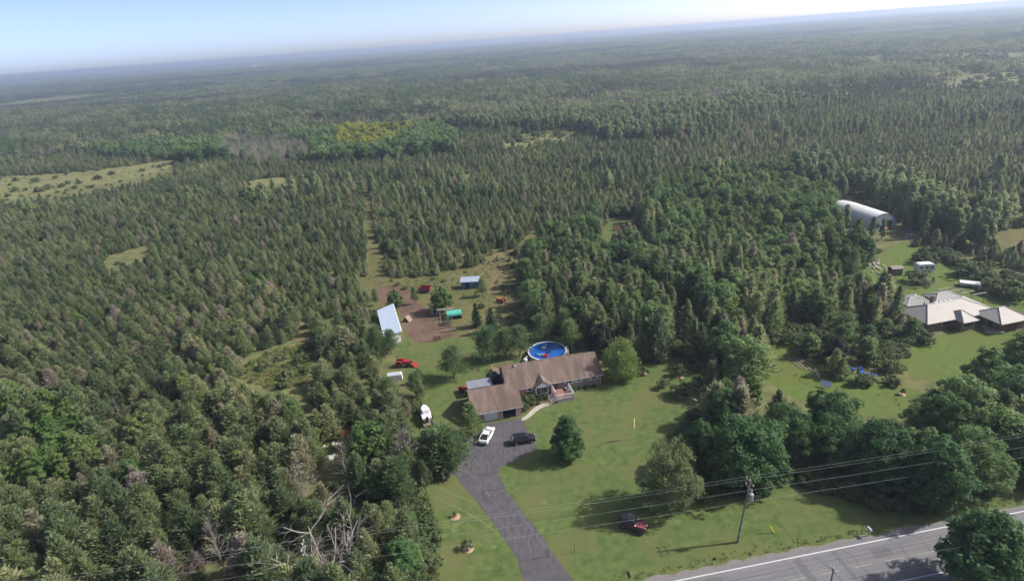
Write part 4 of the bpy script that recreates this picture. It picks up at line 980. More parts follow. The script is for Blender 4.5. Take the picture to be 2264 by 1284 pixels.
hc = thing("hand_cart", "hand cart with two pale handles inside the open garage", "cart", hp(-20.3, -3.9, .06), HA)
MB().box(-.5, .5, 0, 1.0, .25, .5).build("tray", M['steel'], hc)
for s_ in (-1, 1): MB().tube([(s_*.2, 0, .3), (s_*.75, -.6, 1.1)], .05, 5).build("handle", M['white'], hc)
for s_ in (-.55, .55): MB().tube([(s_-.05, .5, .25), (s_+.05, .5, .25)], .25, 10).build("wheel", M['black'], hc)
# ------------------------------------------------------------------ vehicles
def paint(name, c, rough=0.3): return mat(name, c, rough, spec=0.5)
def car(name, label, loc, rz, L_, W, H, body, hood=.28, boot=.2, cab=(.30, .86), roof=(.45, .74), belt=.95, wheel=.33, kind="car"):
    """x forward; cabin fractions are measured from the nose"""
    t = thing(name, label, kind, loc, rz)
    X = lambda f_: L_*(.5-f_)
    st = [(0, .40, belt*.62, .80), (.03, .28, belt*.76, .92), (cab[0]*.5, .22, belt*.90, .98), (cab[0], .2, belt, 1.0), (.6, .2, belt*1.02, 1.0), (cab[1], .22, belt*1.04, .99), (.97, .28, belt*.98, .93), (1, .42, belt*.78, .84)]
    vs, fs = [], []
    for f_, zb, zt, ws in st:
        x, w_ = X(f_), W/2*ws
        vs += [(x, -w_*.92, zb), (x, -w_, zb+.18), (x, -w_, zt-.16), (x, -w_*.86, zt), (x, w_*.86, zt), (x, w_, zt-.16), (x, w_, zb+.18), (x, w_*.92, zb)]
    for i in range(len(st)-1):
        for j in range(8): fs.append((i*8+j, (i+1)*8+j, (i+1)*8+(j+1) % 8, i*8+(j+1) % 8))
    fs += [tuple(range(8)), tuple(range(len(st)*8-1, len(st)*8-9, -1))]
    b = MB(); b.add(vs, fs); bo = b.build("body", body, t, smooth=False)
    a0, a1, r0, r1 = X(cab[0]), X(cab[1]), X(roof[0]), X(roof[1]); wb, wr = W/2*.84, W/2*.68; zb, zr = belt-.02, H-.07
    gh = MB(); gh.add([(a0, -wb, zb), (a0, wb, zb), (a1, wb, zb+.04), (a1, -wb, zb+.04), (r0, -wr, zr), (r0, wr, zr), (r1, wr, zr), (r1, -wr, zr)], [(0, 1, 5, 4), (1, 2, 6, 5), (2, 3, 7, 6), (3, 0, 4, 7), (4, 5, 6, 7), (3, 2, 1, 0)])
    gh.build("windows", M['glass'], t)
    rf = MB(); e = .06
    rf.add([(r0+e, -wr-e*.5, zr+.01), (r0+e, wr+e*.5, zr+.01), (r1-e, wr+e*.5, zr+.01), (r1-e, -wr-e*.5, zr+.01), (r0-.12, -wr*.85, H), (r0-.12, wr*.85, H), (r1+.12, wr*.85, H), (r1+.12, -wr*.85, H)], [(0, 1, 5, 4), (1, 2, 6, 5), (2, 3, 7, 6), (3, 0, 4, 7), (4, 5, 6, 7), (3, 2, 1, 0)])
    rf.build("roof", body, t)
    for s_ in (-1, 1):
        for p, q in (((a0, zb), (r0, zr)), ((a1, zb), (r1, zr)), (((a0+a1)/2, zb), ((r0+r1)/2, zr))):
            MB().tube([(p[0], s_*(wb+.01), p[1]), (q[0], s_*(wr+.01), q[1]+.02)], .05, 4).build("pillar", body, t)
        MB().box(X(cab[0])-.35, X(cab[0])-.18, s_*W*.5-(.12 if s_ < 0 else -.02), s_*W*.5+(.12 if s_ > 0 else -.02), belt, belt+.15).build("mirror", body, t)
        MB().box(L_*.5-.16, L_*.5-.02, s_*W*.33-.17, s_*W*.33+.17, belt*.55, belt*.74).build("headlight", M['chrome'], t)
        MB().box(-L_*.5+.0, -L_*.5+.12, s_*W*.34-.16, s_*W*.34+.16, belt*.62, belt*.86).build("tail_light", M['redlamp'], t)
        for fx in (.19, .80):
            wl = MB().tube([(X(fx), s_*(W/2-.20), wheel), (X(fx), s_*(W/2+.01), wheel)], wheel, 14).build("wheel", M['black'], t)
            MB().tube([(X(fx), s_*(W/2+.0), wheel), (X(fx), s_*(W/2+.025), wheel)], wheel*.62, 10).build("rim", M['metal'], wl)
    MB().box(L_*.5-.06, L_*.5+.03, -W*.36, W*.36, .28, .46).build("bumper", M['dark'], t)
    MB().box(-L_*.5-.03, -L_*.5+.05, -W*.25, W*.25, .52, .66).build("number_plate", M['white'], t)
    return t
wc = g(1077, 967); car("parked_car", "white sedan with black rear window parked by the garage", (wc.x, wc.y, .03), R(72), 4.75, 1.85, 1.45, paint("white_car_paint", (.80, .80, .82)), cab=(.25, .93), roof=(.46, .68))
bc = g(1157, 976); car("parked_car", "black hatchback parked across the driveway pad", (bc.x, bc.y, .03), R(9), 4.5, 1.82, 1.62, paint("black_car_paint", (.018, .018, .021), .22), cab=(.27, .96), roof=(.42, .88), belt=1.0)
# red jeep with black soft top
jp = g(1402, 1166)
jeep = thing("parked_jeep", "red jeep with black soft top parked on the lawn", "jeep", (jp.x, jp.y, .012), R(-33))
RED = paint("red_jeep_paint", (.25, .055, .065), .55)
b = MB(); b.box(-1.95, .35, -.78, .78, .55, 1.05); b.prism([(.35, -.72, .55), (.35, .72, .55), (.35, .72, 1.12), (.35, -.72, 1.12)], (.05, 0, 0))
b.add([(.4, -.74, .58), (1.75, -.56, .58), (1.75, .56, .58), (.4, .74, .58), (.4, -.74, 1.12), (1.75, -.56, 1.04), (1.75, .56, 1.04), (.4, .74, 1.12)], [(3, 2, 1, 0), (4, 5, 6, 7), (0, 1, 5, 4), (1, 2, 6, 5), (2, 3, 7, 6), (3, 0, 4, 7)])
b.build("body", RED, jeep)
for s_ in (-1, 1):
    MB().prism([(1.95, s_*.56, .78), (.55, s_*.74, .86), (.30, s_*.74, .62), (.30, s_*.70, .58), (.55, s_*.72, .80), (1.95, s_*.56, .72)], (0, s_*.28, 0)).build("fender", M['black'], jeep)
    hl = MB().tube([(1.74, s_*.36, .86), (1.80, s_*.36, .86)], .13, 10).build("headlight", M['chrome'], jeep)
    for x in (1.25, -1.3):
        wl = MB().tube([(x, s_*.62, .38), (x, s_*.86, .38)], .38, 14).build("wheel", M['black'], jeep); MB().tube([(x, s_*.85, .38), (x, s_*.88, .38)], .2, 10).build("rim", M['steel'], wl)
MB().prism([(.28, -.70, 1.05), (.12, -.62, 1.78), (-1.88, -.66, 1.72), (-1.95, -.74, 1.05)], (0, 1.4, 0)).build("soft_top", mat("black_canvas", (.05, .052, .06), .7, (.075, .075, .085), 2), jeep)
MB().prism([(.36, -.66, 1.1), (.36, .66, 1.1), (.18, .60, 1.72), (.18, -.60, 1.72)], (.05, 0, .0)).build("windscreen", M['glass'], jeep)
MB().box(1.80, 1.95, -.75, .75, .5, .64).build("bumper", M['black'], jeep)
MB().box(1.752, 1.775, -.3, .3, .68, 1.0).build("grille", M['dark'], jeep)
MB().tube([(-2.0, 0, .95), (-2.2, 0, .95)], .36, 12).build("spare_wheel", M['black'], jeep)
for s_ in (-1, 1): MB().box(.36, .48, s_*.8-.1, s_*.8+.1, 1.12, 1.32).build("mirror", M['chrome'], jeep)
# white boat cabin on a flat trailer
bt = g(943, 925); tr = thing("boat_trailer", "flat dark trailer under the white boat", "trailer", (bt.x, bt.y, .012), R(104))
MB().box(-3.2, 2.6, -.95, .95, .45, .58).build("deck", M['wood'], tr); MB().tube([(2.6, 0, .5), (3.9, 0, .5)], .07, 6).build("drawbar", M['steel'], tr)
for x in (-.5, .5):
    for s_ in (-1, 1): MB().tube([(x, s_*.98, .34), (x, s_*1.18, .34)], .34, 12).build("wheel", M['black'], tr)
for s_ in (-1, 1): MB().box(-3.2, 2.6, s_*.93-.04, s_*.93+.04, .58, .8).build("side_rail", M['wood'], tr)
bo = thing("boat", "small white cabin boat on a dark trailer", "boat", (bt.x, bt.y, .6), R(104))
hl = MB(); st = [(-2.3, .85, .25, .95), (-.8, .95, .1, .95), (1.0, .85, .1, 1.0), (1.9, .5, .2, 1.1), (2.4, .06, .6, 1.15)]
vs, fs = [], []
for x, w_, zb, zt in st: vs += [(x, 0, zb), (x, -w_*.8, zb+.2), (x, -w_, zt), (x, w_, zt), (x, w_*.8, zb+.2)]
for i in range(4):
    for j in range(5): fs.append((i*5+j, i*5+(j+1) % 5, (i+1)*5+(j+1) % 5, (i+1)*5+j))
fs += [(4, 3, 2, 1, 0), tuple(range(20, 25))]
hl.add(vs, fs); hl.build("hull", M['white'], bo)
MB().prism([(1.3, -.62, .97), (.95, -.55, 1.55), (-.5, -.6, 1.6), (-.7, -.68, .97)], (0, 1.25, 0)).build("cabin", M['white'], bo)
MB().prism([(1.34, -.5, 1.05), (1.34, .5, 1.05), (1.02, .45, 1.5), (1.02, -.45, 1.5)], (.03, 0, 0)).build("windscreen", M['glass'], bo)
for s_ in (-.645, .63): MB().box(-.4, .6, s_, s_+.02, 1.15, 1.42).build("window", M['glass'], bo)
MB().box(-2.6, -2.25, -.2, .2, .5, 1.3).build("outboard", M['dark'], bo)

def tractor(name, label, loc, rz, cpaint, s=1.0, loader=True, mower=False):
    t = thing(name, label, "tractor", loc, rz); t.scale = (s, s, s)
    MB().box(.0, 1.5, -.34, .34, .75, 1.25).build("hood", cpaint, t); MB().box(1.5, 1.58, -.3, .3, .7, 1.2).build("grille", M['dark'], t)
    MB().box(-1.1, 1.5, -.28, .28, .45, .75).build("chassis", M['steel'], t)
    st_ = MB(); st_.box(-1.0, -.5, -.3, .3, 1.0, 1.15); st_.box(-1.1, -1.0, -.3, .3, 1.0, 1.6); st_.build("seat", M['black'], t)
    MB().tube([(-.1, 0, 1.15), (-.25, 0, 1.5)], .03, 5).build("steering_column", M['dark'], t); MB().lathe([(.17, 0), (.21, .03), (.17, .06)], 10, (-.25, 0, 1.5)).build("steering_wheel", M['dark'], t)
    for s_ in (-1, 1):
        MB().prism([(-1.45, s_*.42, .9), (-1.2, s_*.42, 1.35), (-.4, s_*.42, 1.35), (-.1, s_*.42, .9), (-.2, s_*.42, .9), (-.45, s_*.42, 1.27), (-1.15, s_*.42, 1.27), (-1.35, s_*.42, .9)], (0, s_*.36, 0)).build("fender", cpaint, t)
        w1 = MB().tube([(-.75, s_*.45, .62), (-.75, s_*.80, .62)], .62, 16).build("wheel", M['black'], t); MB().tube([(-.75, s_*.79, .62), (-.75, s_*.82, .62)], .34, 10).build("rim", cpaint, w1)
        w2 = MB().tube([(1.1, s_*.42, .38), (1.1, s_*.64, .38)], .38, 14).build("wheel", M['black'], t); MB().tube([(1.1, s_*.63, .38), (1.1, s_*.66, .38)], .2, 8).build("rim", cpaint, w2)
    if loader:
        for s_ in (-1, 1): MB().tube([(-.2, s_*.48, 1.3), (1.2, s_*.48, 1.15), (2.1, s_*.48, .35)], .08, 5).build("loader_arm", cpaint, t)
        MB().prism([(2.05, -.75, .08), (2.75, -.75, .05), (2.75, -.75, .12), (2.2, -.75, .2), (2.15, -.75, .65), (2.05, -.75, .65)], (0, 1.5, 0)).build("bucket", cpaint, t)
    if not mower: 
        for s_ in (-1, 1): MB().tube([(-1.15, s_*.45, .9), (-1.15, s_*.45, 2.1)], .05, 5).build("roll_bar", M['dark'], t)
        MB().tube([(-1.15, -.45, 2.1), (-1.15, .45, 2.1)], .05, 5).build("roll_bar", M['dark'], t)
    return t
RT = mat("red_tractor_paint", (.42, .035, .045), .4); OT = mat("orange_tractor_paint", (.55, .13, .035), .5)
p = g(893, 809); tractor("tractor", "red loader tractor beside the white truck cap", (p.x, p.y, .012), R(-8), RT, 1.15)
p = g(1108, 668); tractor("tractor", "small orange tractor in the dry paddock", (p.x, p.y, .012), R(150), OT, .85, False)
p = g(1026, 864); tractor("lawn_mower", "red riding mower beside the low grey shed", (p.x, p.y, .014), R(20), mat("mower_red", (.45, .07, .05), .5), .75, False, True)["category"] = "mower"
hr = thing("hay_rake", "hoop shaped steel rake frame behind the orange tractor", "rake", (g(1120, 673).x, g(1120, 673).y, .01))
n = 16; MB().tube([(math.cos(i*2*math.pi/n)*1.1, math.sin(i*2*math.pi/n)*1.1, .6) for i in range(n+1)], .05, 5).build("ring", M['dark'], hr)
for a in (0, 2.1, 4.2): MB().tube([(math.cos(a)*1.1, math.sin(a)*1.1, 0), (math.cos(a)*1.1, math.sin(a)*1.1, .6)], .05, 5).build("leg", M['dark'], hr)
MB().tube([(-1.1, 0, .6), (1.1, 0, .6)], .05, 5).build("bar", M['tanwood'], hr)
# red stake trailer
p = g(941, 645); rt = thing("farm_trailer", "dark red box trailer under the trees of the paddock", "trailer", (p.x, p.y, .01), R(-14))
RP = mat("faded_red_board", (.26, .035, .04), .7, (.33, .06, .06), 1.5)
MB().box(-1.7, 1.7, -.9, .9, .55, .65).build("floor", M['wood'], rt)
for k in range(3):
    z = .68 + k*.36
    MB().box(-1.7, 1.7, -.95, -.9, z, z+.33).build("side_board", RP, rt); MB().box(-1.7, 1.7, .9, .95, z, z+.33).build("side_board", RP, rt)
    MB().box(-1.75, -1.7, -.95, .95, z, z+.33).build("end_board", RP, rt); MB().box(1.7, 1.75, -.95, .95, z, z+.33).build("end_board", RP, rt)
for s_ in (-1, 1): MB().tube([(0, s_*.96, .36), (0, s_*1.15, .36)], .36, 12).build("wheel", M['black'], rt)
MB().tube([(1.75, 0, .55), (2.9, 0, .4)], .05, 5).build("drawbar", M['steel'], rt)
# white truck cap lying on the grass
p = g(874, 838); tc_ = thing("truck_cap", "white truck cap with three roof lights among the cedars", "truck cap", (p.x, p.y, .01), R(6))
MB().prism([(-1.6, -.85, .0), (1.6, -.85, 0), (1.45, -.72, 1.35), (-1.45, -.72, 1.35)], (0, .03, 0)).build("side", mat("grey_cap_side", (.42, .45, .48), .5), tc_)
c_ = MB(); c_.add([(-1.6, -.82, 0), (1.6, -.82, 0), (1.6, .85, 0), (-1.6, .85, 0), (-1.5, -.69, 1.36), (1.5, -.69, 1.36), (1.5, .72, 1.36), (-1.5, .72, 1.36)], [(4, 5, 6, 7), (1, 2, 6, 5), (2, 3, 7, 6), (3, 0, 4, 7), (0, 1, 5, 4)]); c_.build("shell", M['white'], tc_)
for k in range(3): MB().box(-1.25+k*.85, -.55+k*.85, -.5, .5, 1.365, 1.40).build("roof_light", mat("pale_panel", (.45, .50, .54), .4), tc_)
# ---- long metal shed with pale blue roof
ms = thing("metal_shed", "long white metal shed with pale blue sloping roof", "shed", (0, 0, 0))
q = [g(833.5, 686, 2.3), g(867, 671.5, 2.9), g(885.5, 732, 2.9), g(846, 747, 2.3)]
q[3] = q[0] + (q[2] - q[1]) ; q[3].z = 2.3
RB = mat("pale_blue_metal_roof", (.52, .62, .78), .4, (.58, .67, .82), .6, spec=.5, stretch=(3, .3, 1))
rr = MB(); rr.prism(q, (0, 0, -.12)); rr.build("roof", RB, ms)
e1, e2 = (q[1]-q[0]), (q[3]-q[0])
inn = [q[0]+e1*.04+e2*.02, q[1]-e1*.04+e2*.02, q[2]-e1*.04-e2*.02, q[3]+e1*.04-e2*.02]
wl = MB(); base_ = [Vector((v.x, v.y, 0)) for v in inn]; top_ = [Vector((v.x, v.y, v.z-.14)) for v in inn]
wl.add(base_+top_, [(0, 1, 5, 4), (1, 2, 6, 5), (2, 3, 7, 6), (3, 0, 4, 7), (4, 5, 6, 7)]); wl.build("wall", M['white'], ms)
fa = MB(); fa.prism([q[1]+Vector((.03, 0, .04)), q[2]+Vector((.03, 0, .04)), q[2]+Vector((.03, 0, -.5)), q[1]+Vector((.03, 0, -.5))], Vector((.35, .08, 0))); fa.build("fascia", M['white'], ms)
# ---- dog house, pen with tarp hut, blue shed, gate, fence, buckets
p = g(901, 709); dh = thing("dog_house", "small weathered A frame hut on the dirt yard", "hut", (p.x, p.y, .016), R(-25))
for s_ in (-1, 1): MB().prism([(0, -.8, 1.35), (s_*1.0, -.8, 0), (s_*1.0, .8, 0), (0, .8, 1.35)], (s_*.06, 0, .05)).build("roof_panel", mat("weathered_panel", (.27, .21, .17), .9, (.36, .29, .24), 2), dh)
MB().prism([(-.85, .7, .02), (.85, .7, .02), (0, .7, 1.2)], (0, .05, 0)).build("back", M['wood'], dh)
p = g(1005, 702); th_ = thing("tarp_hut", "small hut under a turquoise green tarp", "hut", (p.x, p.y, .01), R(8))
TG = mat("turquoise_tarp", (.10, .52, .40), .5, (.14, .60, .47), 1.0, bump=.2)
prof = [(-1.15, 1.0), (-1.1, 1.45), (-.7, 1.85), (0, 1.95), (.7, 1.85), (1.1, 1.45), (1.15, 1.0)]
MB().prism([(-1.9, y, z) for y, z in prof], (3.8, 0, 0)).build("tarp", TG, th_)
MB().box(-1.8, 1.8, -1.05, 1.05, 0, 1.0).build("frame", M['dark'], th_)
pn = thing("wire_pen", "grey wood and wire pen beside the turquoise tarp hut", "pen", (0, 0, 0))
P = [g(975, 696), g(1000, 691), g(1000, 712), g(1030, 706)]
corners = [g(973, 698), g(996, 693), g(1002, 722), g(976, 727)]
for i in range(4):
    a, b = corners[i], corners[(i+1) % 4]
    for zz in (.5, 1.1, 1.7): MB().tube([a+Vector((0, 0, zz)), b+Vector((0, 0, zz))], .05, 4).build("rail", M['polewood'], pn)
    MB().tube([a, a+Vector((0, 0, 1.8))], .07, 5).build("post", M['polewood'], pn)
sl = MB()
p = g(985, 697); 
MB().box(p.x-2.2, p.x+2.4, p.y-.6, p.y+.6, 1.75, 1.83).build("roof_panel", M['polewood'], pn)
p = g(993, 733); sb = thing("plank_bench", "plain plank bench in front of the pen", "bench", (p.x, p.y, .016), R(8))
MB().box(-1.8, 1.8, -.18, .18, .5, .58).build("seat", M['polewood'], sb)
for x in (-1.5, 1.5): MB().box(x-.06, x+.06, -.15, .15, 0, .5).build("leg", M['polewood'], sb)
a_, b_ = g(1020.5, 639), g(1058.5, 637); HB = math.atan2(b_.y-a_.y, b_.x-a_.x)
bs = thing("blue_shed", "teal blue shed with dark door and grey blue roof", "shed", (a_.x, a_.y, .006), HB)
TB = mat("teal_boards", (.045, .17, .25), .7, (.06, .205, .30), 1.5, stretch=(8, 1, 1)); LB = (b_-a_).length
for k in range(12): MB().box(k*LB/12+.008, (k+1)*LB/12-.008, -.04, 0, .02, 2.1).build("board", TB, bs)
MB().box(0, LB, .001, 2.6, 0, 2.1).build("wall", TB, bs)
MB().prism([(-.25, -.3, 2.12), (-.25, 2.9, 2.55), (-.25, 2.9, 2.65), (-.25, -.3, 2.22)], (LB+.5, 0, 0)).build("roof", mat("blue_grey_roof", (.36, .42, .54), .5, (.42, .48, .6), 1), bs)
MB().box(LB*.27, LB*.44, -.07, -.041, .05, 1.9).build("door", M['dark'], bs)
wn = MB().box(LB*.5, LB*.69, -.07, -.041, 1.1, 1.75).build("window", M['white'], bs)
for k in range(2): MB().box(LB*.515+k*LB*.09, LB*.585+k*LB*.09, -.085, -.071, 1.17, 1.68).build("pane", M['glass'], wn)
for i, (px, py, h, lb) in enumerate(((956, 692, .5, "white pail farthest left under the round tree"), (958, 686, .55, "white pail behind the dark tub"), (972, 688, .5, "white pail right of the dark tub"), (967, 693, .5, "white pail nearest the wire pen"))):
    b = thing("pail", lb, "pail", g(px, py, .016)); MB().lathe([(.02, 0), (.2, 0), (.25, h), (.22, h), (.2, .1), (.02, .1)], 12).build("bucket", M['white'], b); MB().tube([(-.25, 0, h), (-.15, 0, h+.2), (.15, 0, h+.2), (.25, 0, h)], .02, 4).build("handle", M['steel'], b)
b = MB(); b.lathe([(.02, 0), (.45, 0), (.55, .5), (.5, .5), (.42, .08), (.02, .08)], 14); tag(b.build("tub", M['dark'], None, g(963, 690, .016)), "round dark tub among the white pails", "tub")
gt = thing("yard_gate", "rusty brown gate at the front of the dirt yard", "gate", g(967, 753, .016), R(8)); RU = mat("rusty_brown", (.26, .12, .06), .85)
for x in (-.75, .75): MB().box(x-.08, x+.08, -.08, .08, 0, 1.5).build("post", RU, gt)
for k in range(7): MB().box(-.62+k*.19, -.52+k*.19, -.03, .03, .15, 1.25).build("slat", RU, gt)
for z in (.3, 1.05): MB().box(-.66, .7, .031, .07, z, z+.1).build("rail", RU, gt)
def fence(name, label, px, hgt=1.2, wires=3, step=2.6):
    t = thing(name, label, "fence", (0, 0, 0)); pts = gp(px)
    for a, b in zip(pts, pts[1:]):
        k = max(1, round((b-a).length/step))
        for i in range(k): p = a.lerp(b, i/k); MB().tube([p, p+Vector((0, 0, hgt))], .045, 5).build("post", M['polewood'], t)
        for j in range(wires): z = Vector((0, 0, hgt*(.3+.65*j/max(1, wires-1)))); MB().tube([a+z, b+z], .012, 3).build("wire", M['steel'], t)
    p = pts[-1]; MB().tube([p, p+Vector((0, 0, hgt))], .045, 5).build("post", M['polewood'], t)
fence("wire_fence", "thin wire fence along the front of the dirt yard", [(905, 763), (930, 759), (958, 755)])
fence("wire_fence", "thin wire fence on the far side of the metal shed", [(818, 745), (812, 690), (806, 640)])
fence("wire_fence", "pale rail fence at the paddock's shady edge", [(1120, 625), (1128, 650), (1140, 680)], 1.3, 3, 2.0)
# ---- small things in the near wood
p = g(765, 957); rp = thing("rusty_bin", "open rust red steel bin in the near wood", "bin", (p.x, p.y, 0), R(20)); RB2 = mat("rust_red_steel", (.32, .11, .07), .8, (.40, .16, .11), 1.5)
for a in ((-1.0, 1.0, -.65, -.6), (-1.0, 1.0, .6, .65), (-1.05, -1.0, -.65, .65), (1.0, 1.05, -.65, .65)): MB().box(*a, .1, 1.0).build("side", RB2, rp)
MB().box(-1.0, 1.0, -.6, .6, .1, .16).build("floor", RB2, rp)
lid = MB().box(-1.1, -1.06, -.7, .7, 1.0, 2.1).build("lid", RB2, rp)
def rockpile(name, label, px, py, n, spread, sz, m, cat="rubble", seed=1):
    rs = random.Random(seed); t = thing(name, label, cat, g(px, py))
    for k in range(n):
        x, y = rs.gauss(0, spread[0]), rs.gauss(0, spread[1]); s = sz*(.5+rs.random()); mb = MB()
        n_ = 6; v = []
        for zz, rr_ in ((0, .9), (.45, 1.0), (.8, .55)): 
            for j in range(n_): a = 2*math.pi*j/n_ + rs.random()*.5; q_ = s*rr_*(.7+.5*rs.random()); v.append((x+math.cos(a)*q_, y+math.sin(a)*q_, zz*s))
        f_ = [tuple(range(12, 18))]
        for i in range(2):
            for j in range(n_): f_.append((i*n_+j, i*n_+(j+1) % n_, (i+1)*n_+(j+1) % n_, (i+1)*n_+j))
        mb.add(v, f_); mb.build("stone" if cat == "rubble" else "lump", m, t)
    return t
STN = mat("pale_stone", (.42, .38, .33), .9, (.55, .50, .44), 2); WHT = mat("white_plastic_sheet", (.62, .64, .66), .6, (.45, .47, .5), 2)
rockpile("stone_heap", "pile of pale stones beside the rust red bin", 748, 985, 22, (.9, .6), .28, STN, "rubble", 2)
rockpile("plastic_sheet", "crumpled white sheet in the near wood", 733, 1012, 8, (.45, .35), .34, WHT, "sheet", 3)
rockpile("plastic_sheet", "crumpled pale sheet under the cedars by the boat", 864, 915, 7, (.4, .3), .3, WHT, "sheet", 4)
rockpile("flower_clump", "clump of small yellow white flowers at the lawn edge", 917, 880, 16, (.7, .5), .14, mat("pale_yellow_petals", (.62, .62, .30), .8), "flowers", 5)
rockpile("brush_heap", "dark heap of cut branches behind the blue shed", 1075, 578, 26, (1.8, 1.0), .5, mat("dark_brush", (.07, .06, .05), .95, (.13, .115, .1), 3), "brush heap", 6)
rockpile("rubble_heap", "scatter of pale rubble at the neighbour's wood edge", 1928, 588, 60, (2.6, 3.0), .4, STN, "rubble", 7)
rockpile("rubble_heap", "pale rubble in front of the arched white hall", 2018, 522, 26, (2.4, 1.2), .45, STN, "rubble", 8)
# ------------------------------------------------------------------ the neighbour's place
NR = mat("pale_ribbed_metal_roof", (.40, .375, .345), .6, (.45, .425, .39), .5, spec=.4); NW = mat("brown_brick", (.20, .125, .095), .9, (.27, .18, .14), 3.0); NT = mat("pale_roof_trim", (.56, .54, .51), .5)
nz = lambda x, y, z: g(1980 + x/7.972, 620 + y/7.972, z)
nh = thing("ranch_house", "sprawling brown brick house with pale hipped metal roofs", "house", (0, 0, 0))
NB = Vector((92.68, 119.42, 0)); NA = R(11.4)
def npt(x, y, z): return Vector((NB.x + x*math.cos(NA) - y*math.sin(NA), NB.y + x*math.sin(NA) + y*math.cos(NA), z))
def slab(name, pts, m=NR, th=.14, parent=nh): return MB().prism(pts, (0, 0, -th)).build(name, m, parent)
def hip(parent, x0, x1, y0, y1, rx0, rx1, ry, ze, zr, m=NR, pt=npt, trim=True):
    A, Bp, C, D = pt(x0, y0, ze), pt(x1, y0, ze), pt(x1, y1, ze), pt(x0, y1, ze); E, Fp = pt(rx0, ry, zr), pt(rx1, ry, zr)
    v = [A, Bp, C, D, E, Fp] + [p - Vector((0, 0, .16)) for p in (A, Bp, C, D)]
    MB().add(v, [(0, 1, 5, 4), (1, 2, 5), (2, 3, 4, 5), (3, 0, 4), (0, 6, 7, 1), (1, 7, 8, 2), (2, 8, 9, 3), (3, 9, 6, 0), (9, 8, 7, 6)]).build("roof", m, parent)
    if trim:
        for a, b in ((A, E), (D, E), (Bp, Fp), (C, Fp), (E, Fp)): MB().tube([a+Vector((0, 0, .03)), b+Vector((0, 0, .03))], .10, 4).build("ridge_cap", NT, parent)
def nbox(name, x0, x1, y0, y1, z0, z1, m, parent=nh):
    return MB().prism([npt(x0, y0, z0), npt(x1, y0, z0), npt(x1, y1, z0), npt(x0, y1, z0)], (0, 0, z1-z0)).build(name, m, parent)
hip(nh, -3.9, 15.2, -4.4, 4.6, 0, 9.4, 0, 2.5, 4.7)
nbox("wall", -3.2, 14.5, -3.7, 3.9, 0, 2.4, NW)
# front bay with its own small hip
hip(nh, 3.4, 7.6, -6.4, -1.0, 5.4, 5.6, -3.4, 2.46, 4.0)
nbox("wall", 3.8, 7.2, -5.8, -3.71, 0, 2.3, NW)
wb_ = nbox("window", 4.2, 6.9, -5.88, -5.81, .85, 2.15, M['white'])
for k in range(3): nbox("pane", 4.28+k*.88, 5.06+k*.88, -5.91, -5.885, .95, 2.05, M['glass'], wb_)
wb_ = nbox("window", .8, 2.6, -3.78, -3.71, 1.0, 2.1, M['white'])
for k in range(2): nbox("pane", .88+k*.85, 1.65+k*.85, -3.81, -3.785, 1.1, 2.0, M['glass'], wb_)
# right wing and back wing
hip(nh, 9.6, 17.6, -9.6, -2.6, 13.0, 14.6, -5.6, 2.46, 4.2)
nbox("wall", 11.1, 16.8, -8.8, -4.45, 0, 2.3, NW)
nbox("door", 11.03, 11.09, -6.6, -5.7, .05, 2.1, M['dark'])
hip(nh, -.3, 6.6, 4.62, 9.6, 2.6, 3.8, 7.0, 2.48, 3.15, mat("shaded_metal_roof", (.27, .27, .27), .6))  # both back wings: pale roof metal with shade painted into its colour
nbox("wall", .2, 6.1, 3.95, 9.1, 0, 2.3, NW)
hip(nh, 7.6, 15.0, 4.63, 8.6, 9.8, 12.8, 6.4, 2.5, 3.3, mat("shaded_metal_roof", (.27, .27, .27), .6))
nbox("wall", 8.1, 14.5, 3.95, 8.1, 0, 2.3, NW)
for k in range(4):
    sk_ = MB(); sk_.lathe([(.45, 0), (.4, .16), (.2, .25), (.01, .27)], 12); o = sk_.build("skylight", M['white'], nh); o.location = npt(3.0+k*1.25, .75, 4.38)
nbox("chimney", 3.6, 4.2, 2.2, 2.8, 3.4, 5.2, NW); MB().tube([npt(.6, 1.4, 3.9), npt(.6, 1.4, 4.8)], .09, 6).build("vent_pipe", M['dark'], nh)
pg = thing("pergola", "dark pergola with four pale beams behind the ranch house", "pergola", (0, 0, 0))
for k in range(4):
    x = 13.2 + k*1.55; y = 9.2 - k*1.7
    MB().prism([npt(x-.5, y, 2.5), npt(x-.5, y+.12, 2.5), npt(x+3.4, y+.12, 2.5), npt(x+3.4, y, 2.5)], (0, 0, .18)).build("beam", NT, pg)
    MB().tube([npt(x+3.2, y+.06, 0), npt(x+3.2, y+.06, 2.5)], .07, 5).build("post", M['wood'], pg)
pw = thing("patio", "pale paved patio edge with low wall by the ranch house", "patio", (0, 0, 0))
pp = gp([(2168, 718), (2190, 722), (2215, 732), (2212, 738), (2180, 736)])
MB().prism(pp, (0, 0, .12)).build("slab", M['concrete'], pw)
a, b, c = g(2180, 737), g(2216, 738), g(2219, 728)
for p, q in ((a, b), (b, c)):
    s_ = Vector((-(q-p).y, (q-p).x, 0)).normalized()*.15; MB().prism([p-s_, p+s_, q+s_, q-s_], (0, 0, .45)).build("low_wall", M['concrete'], pw)
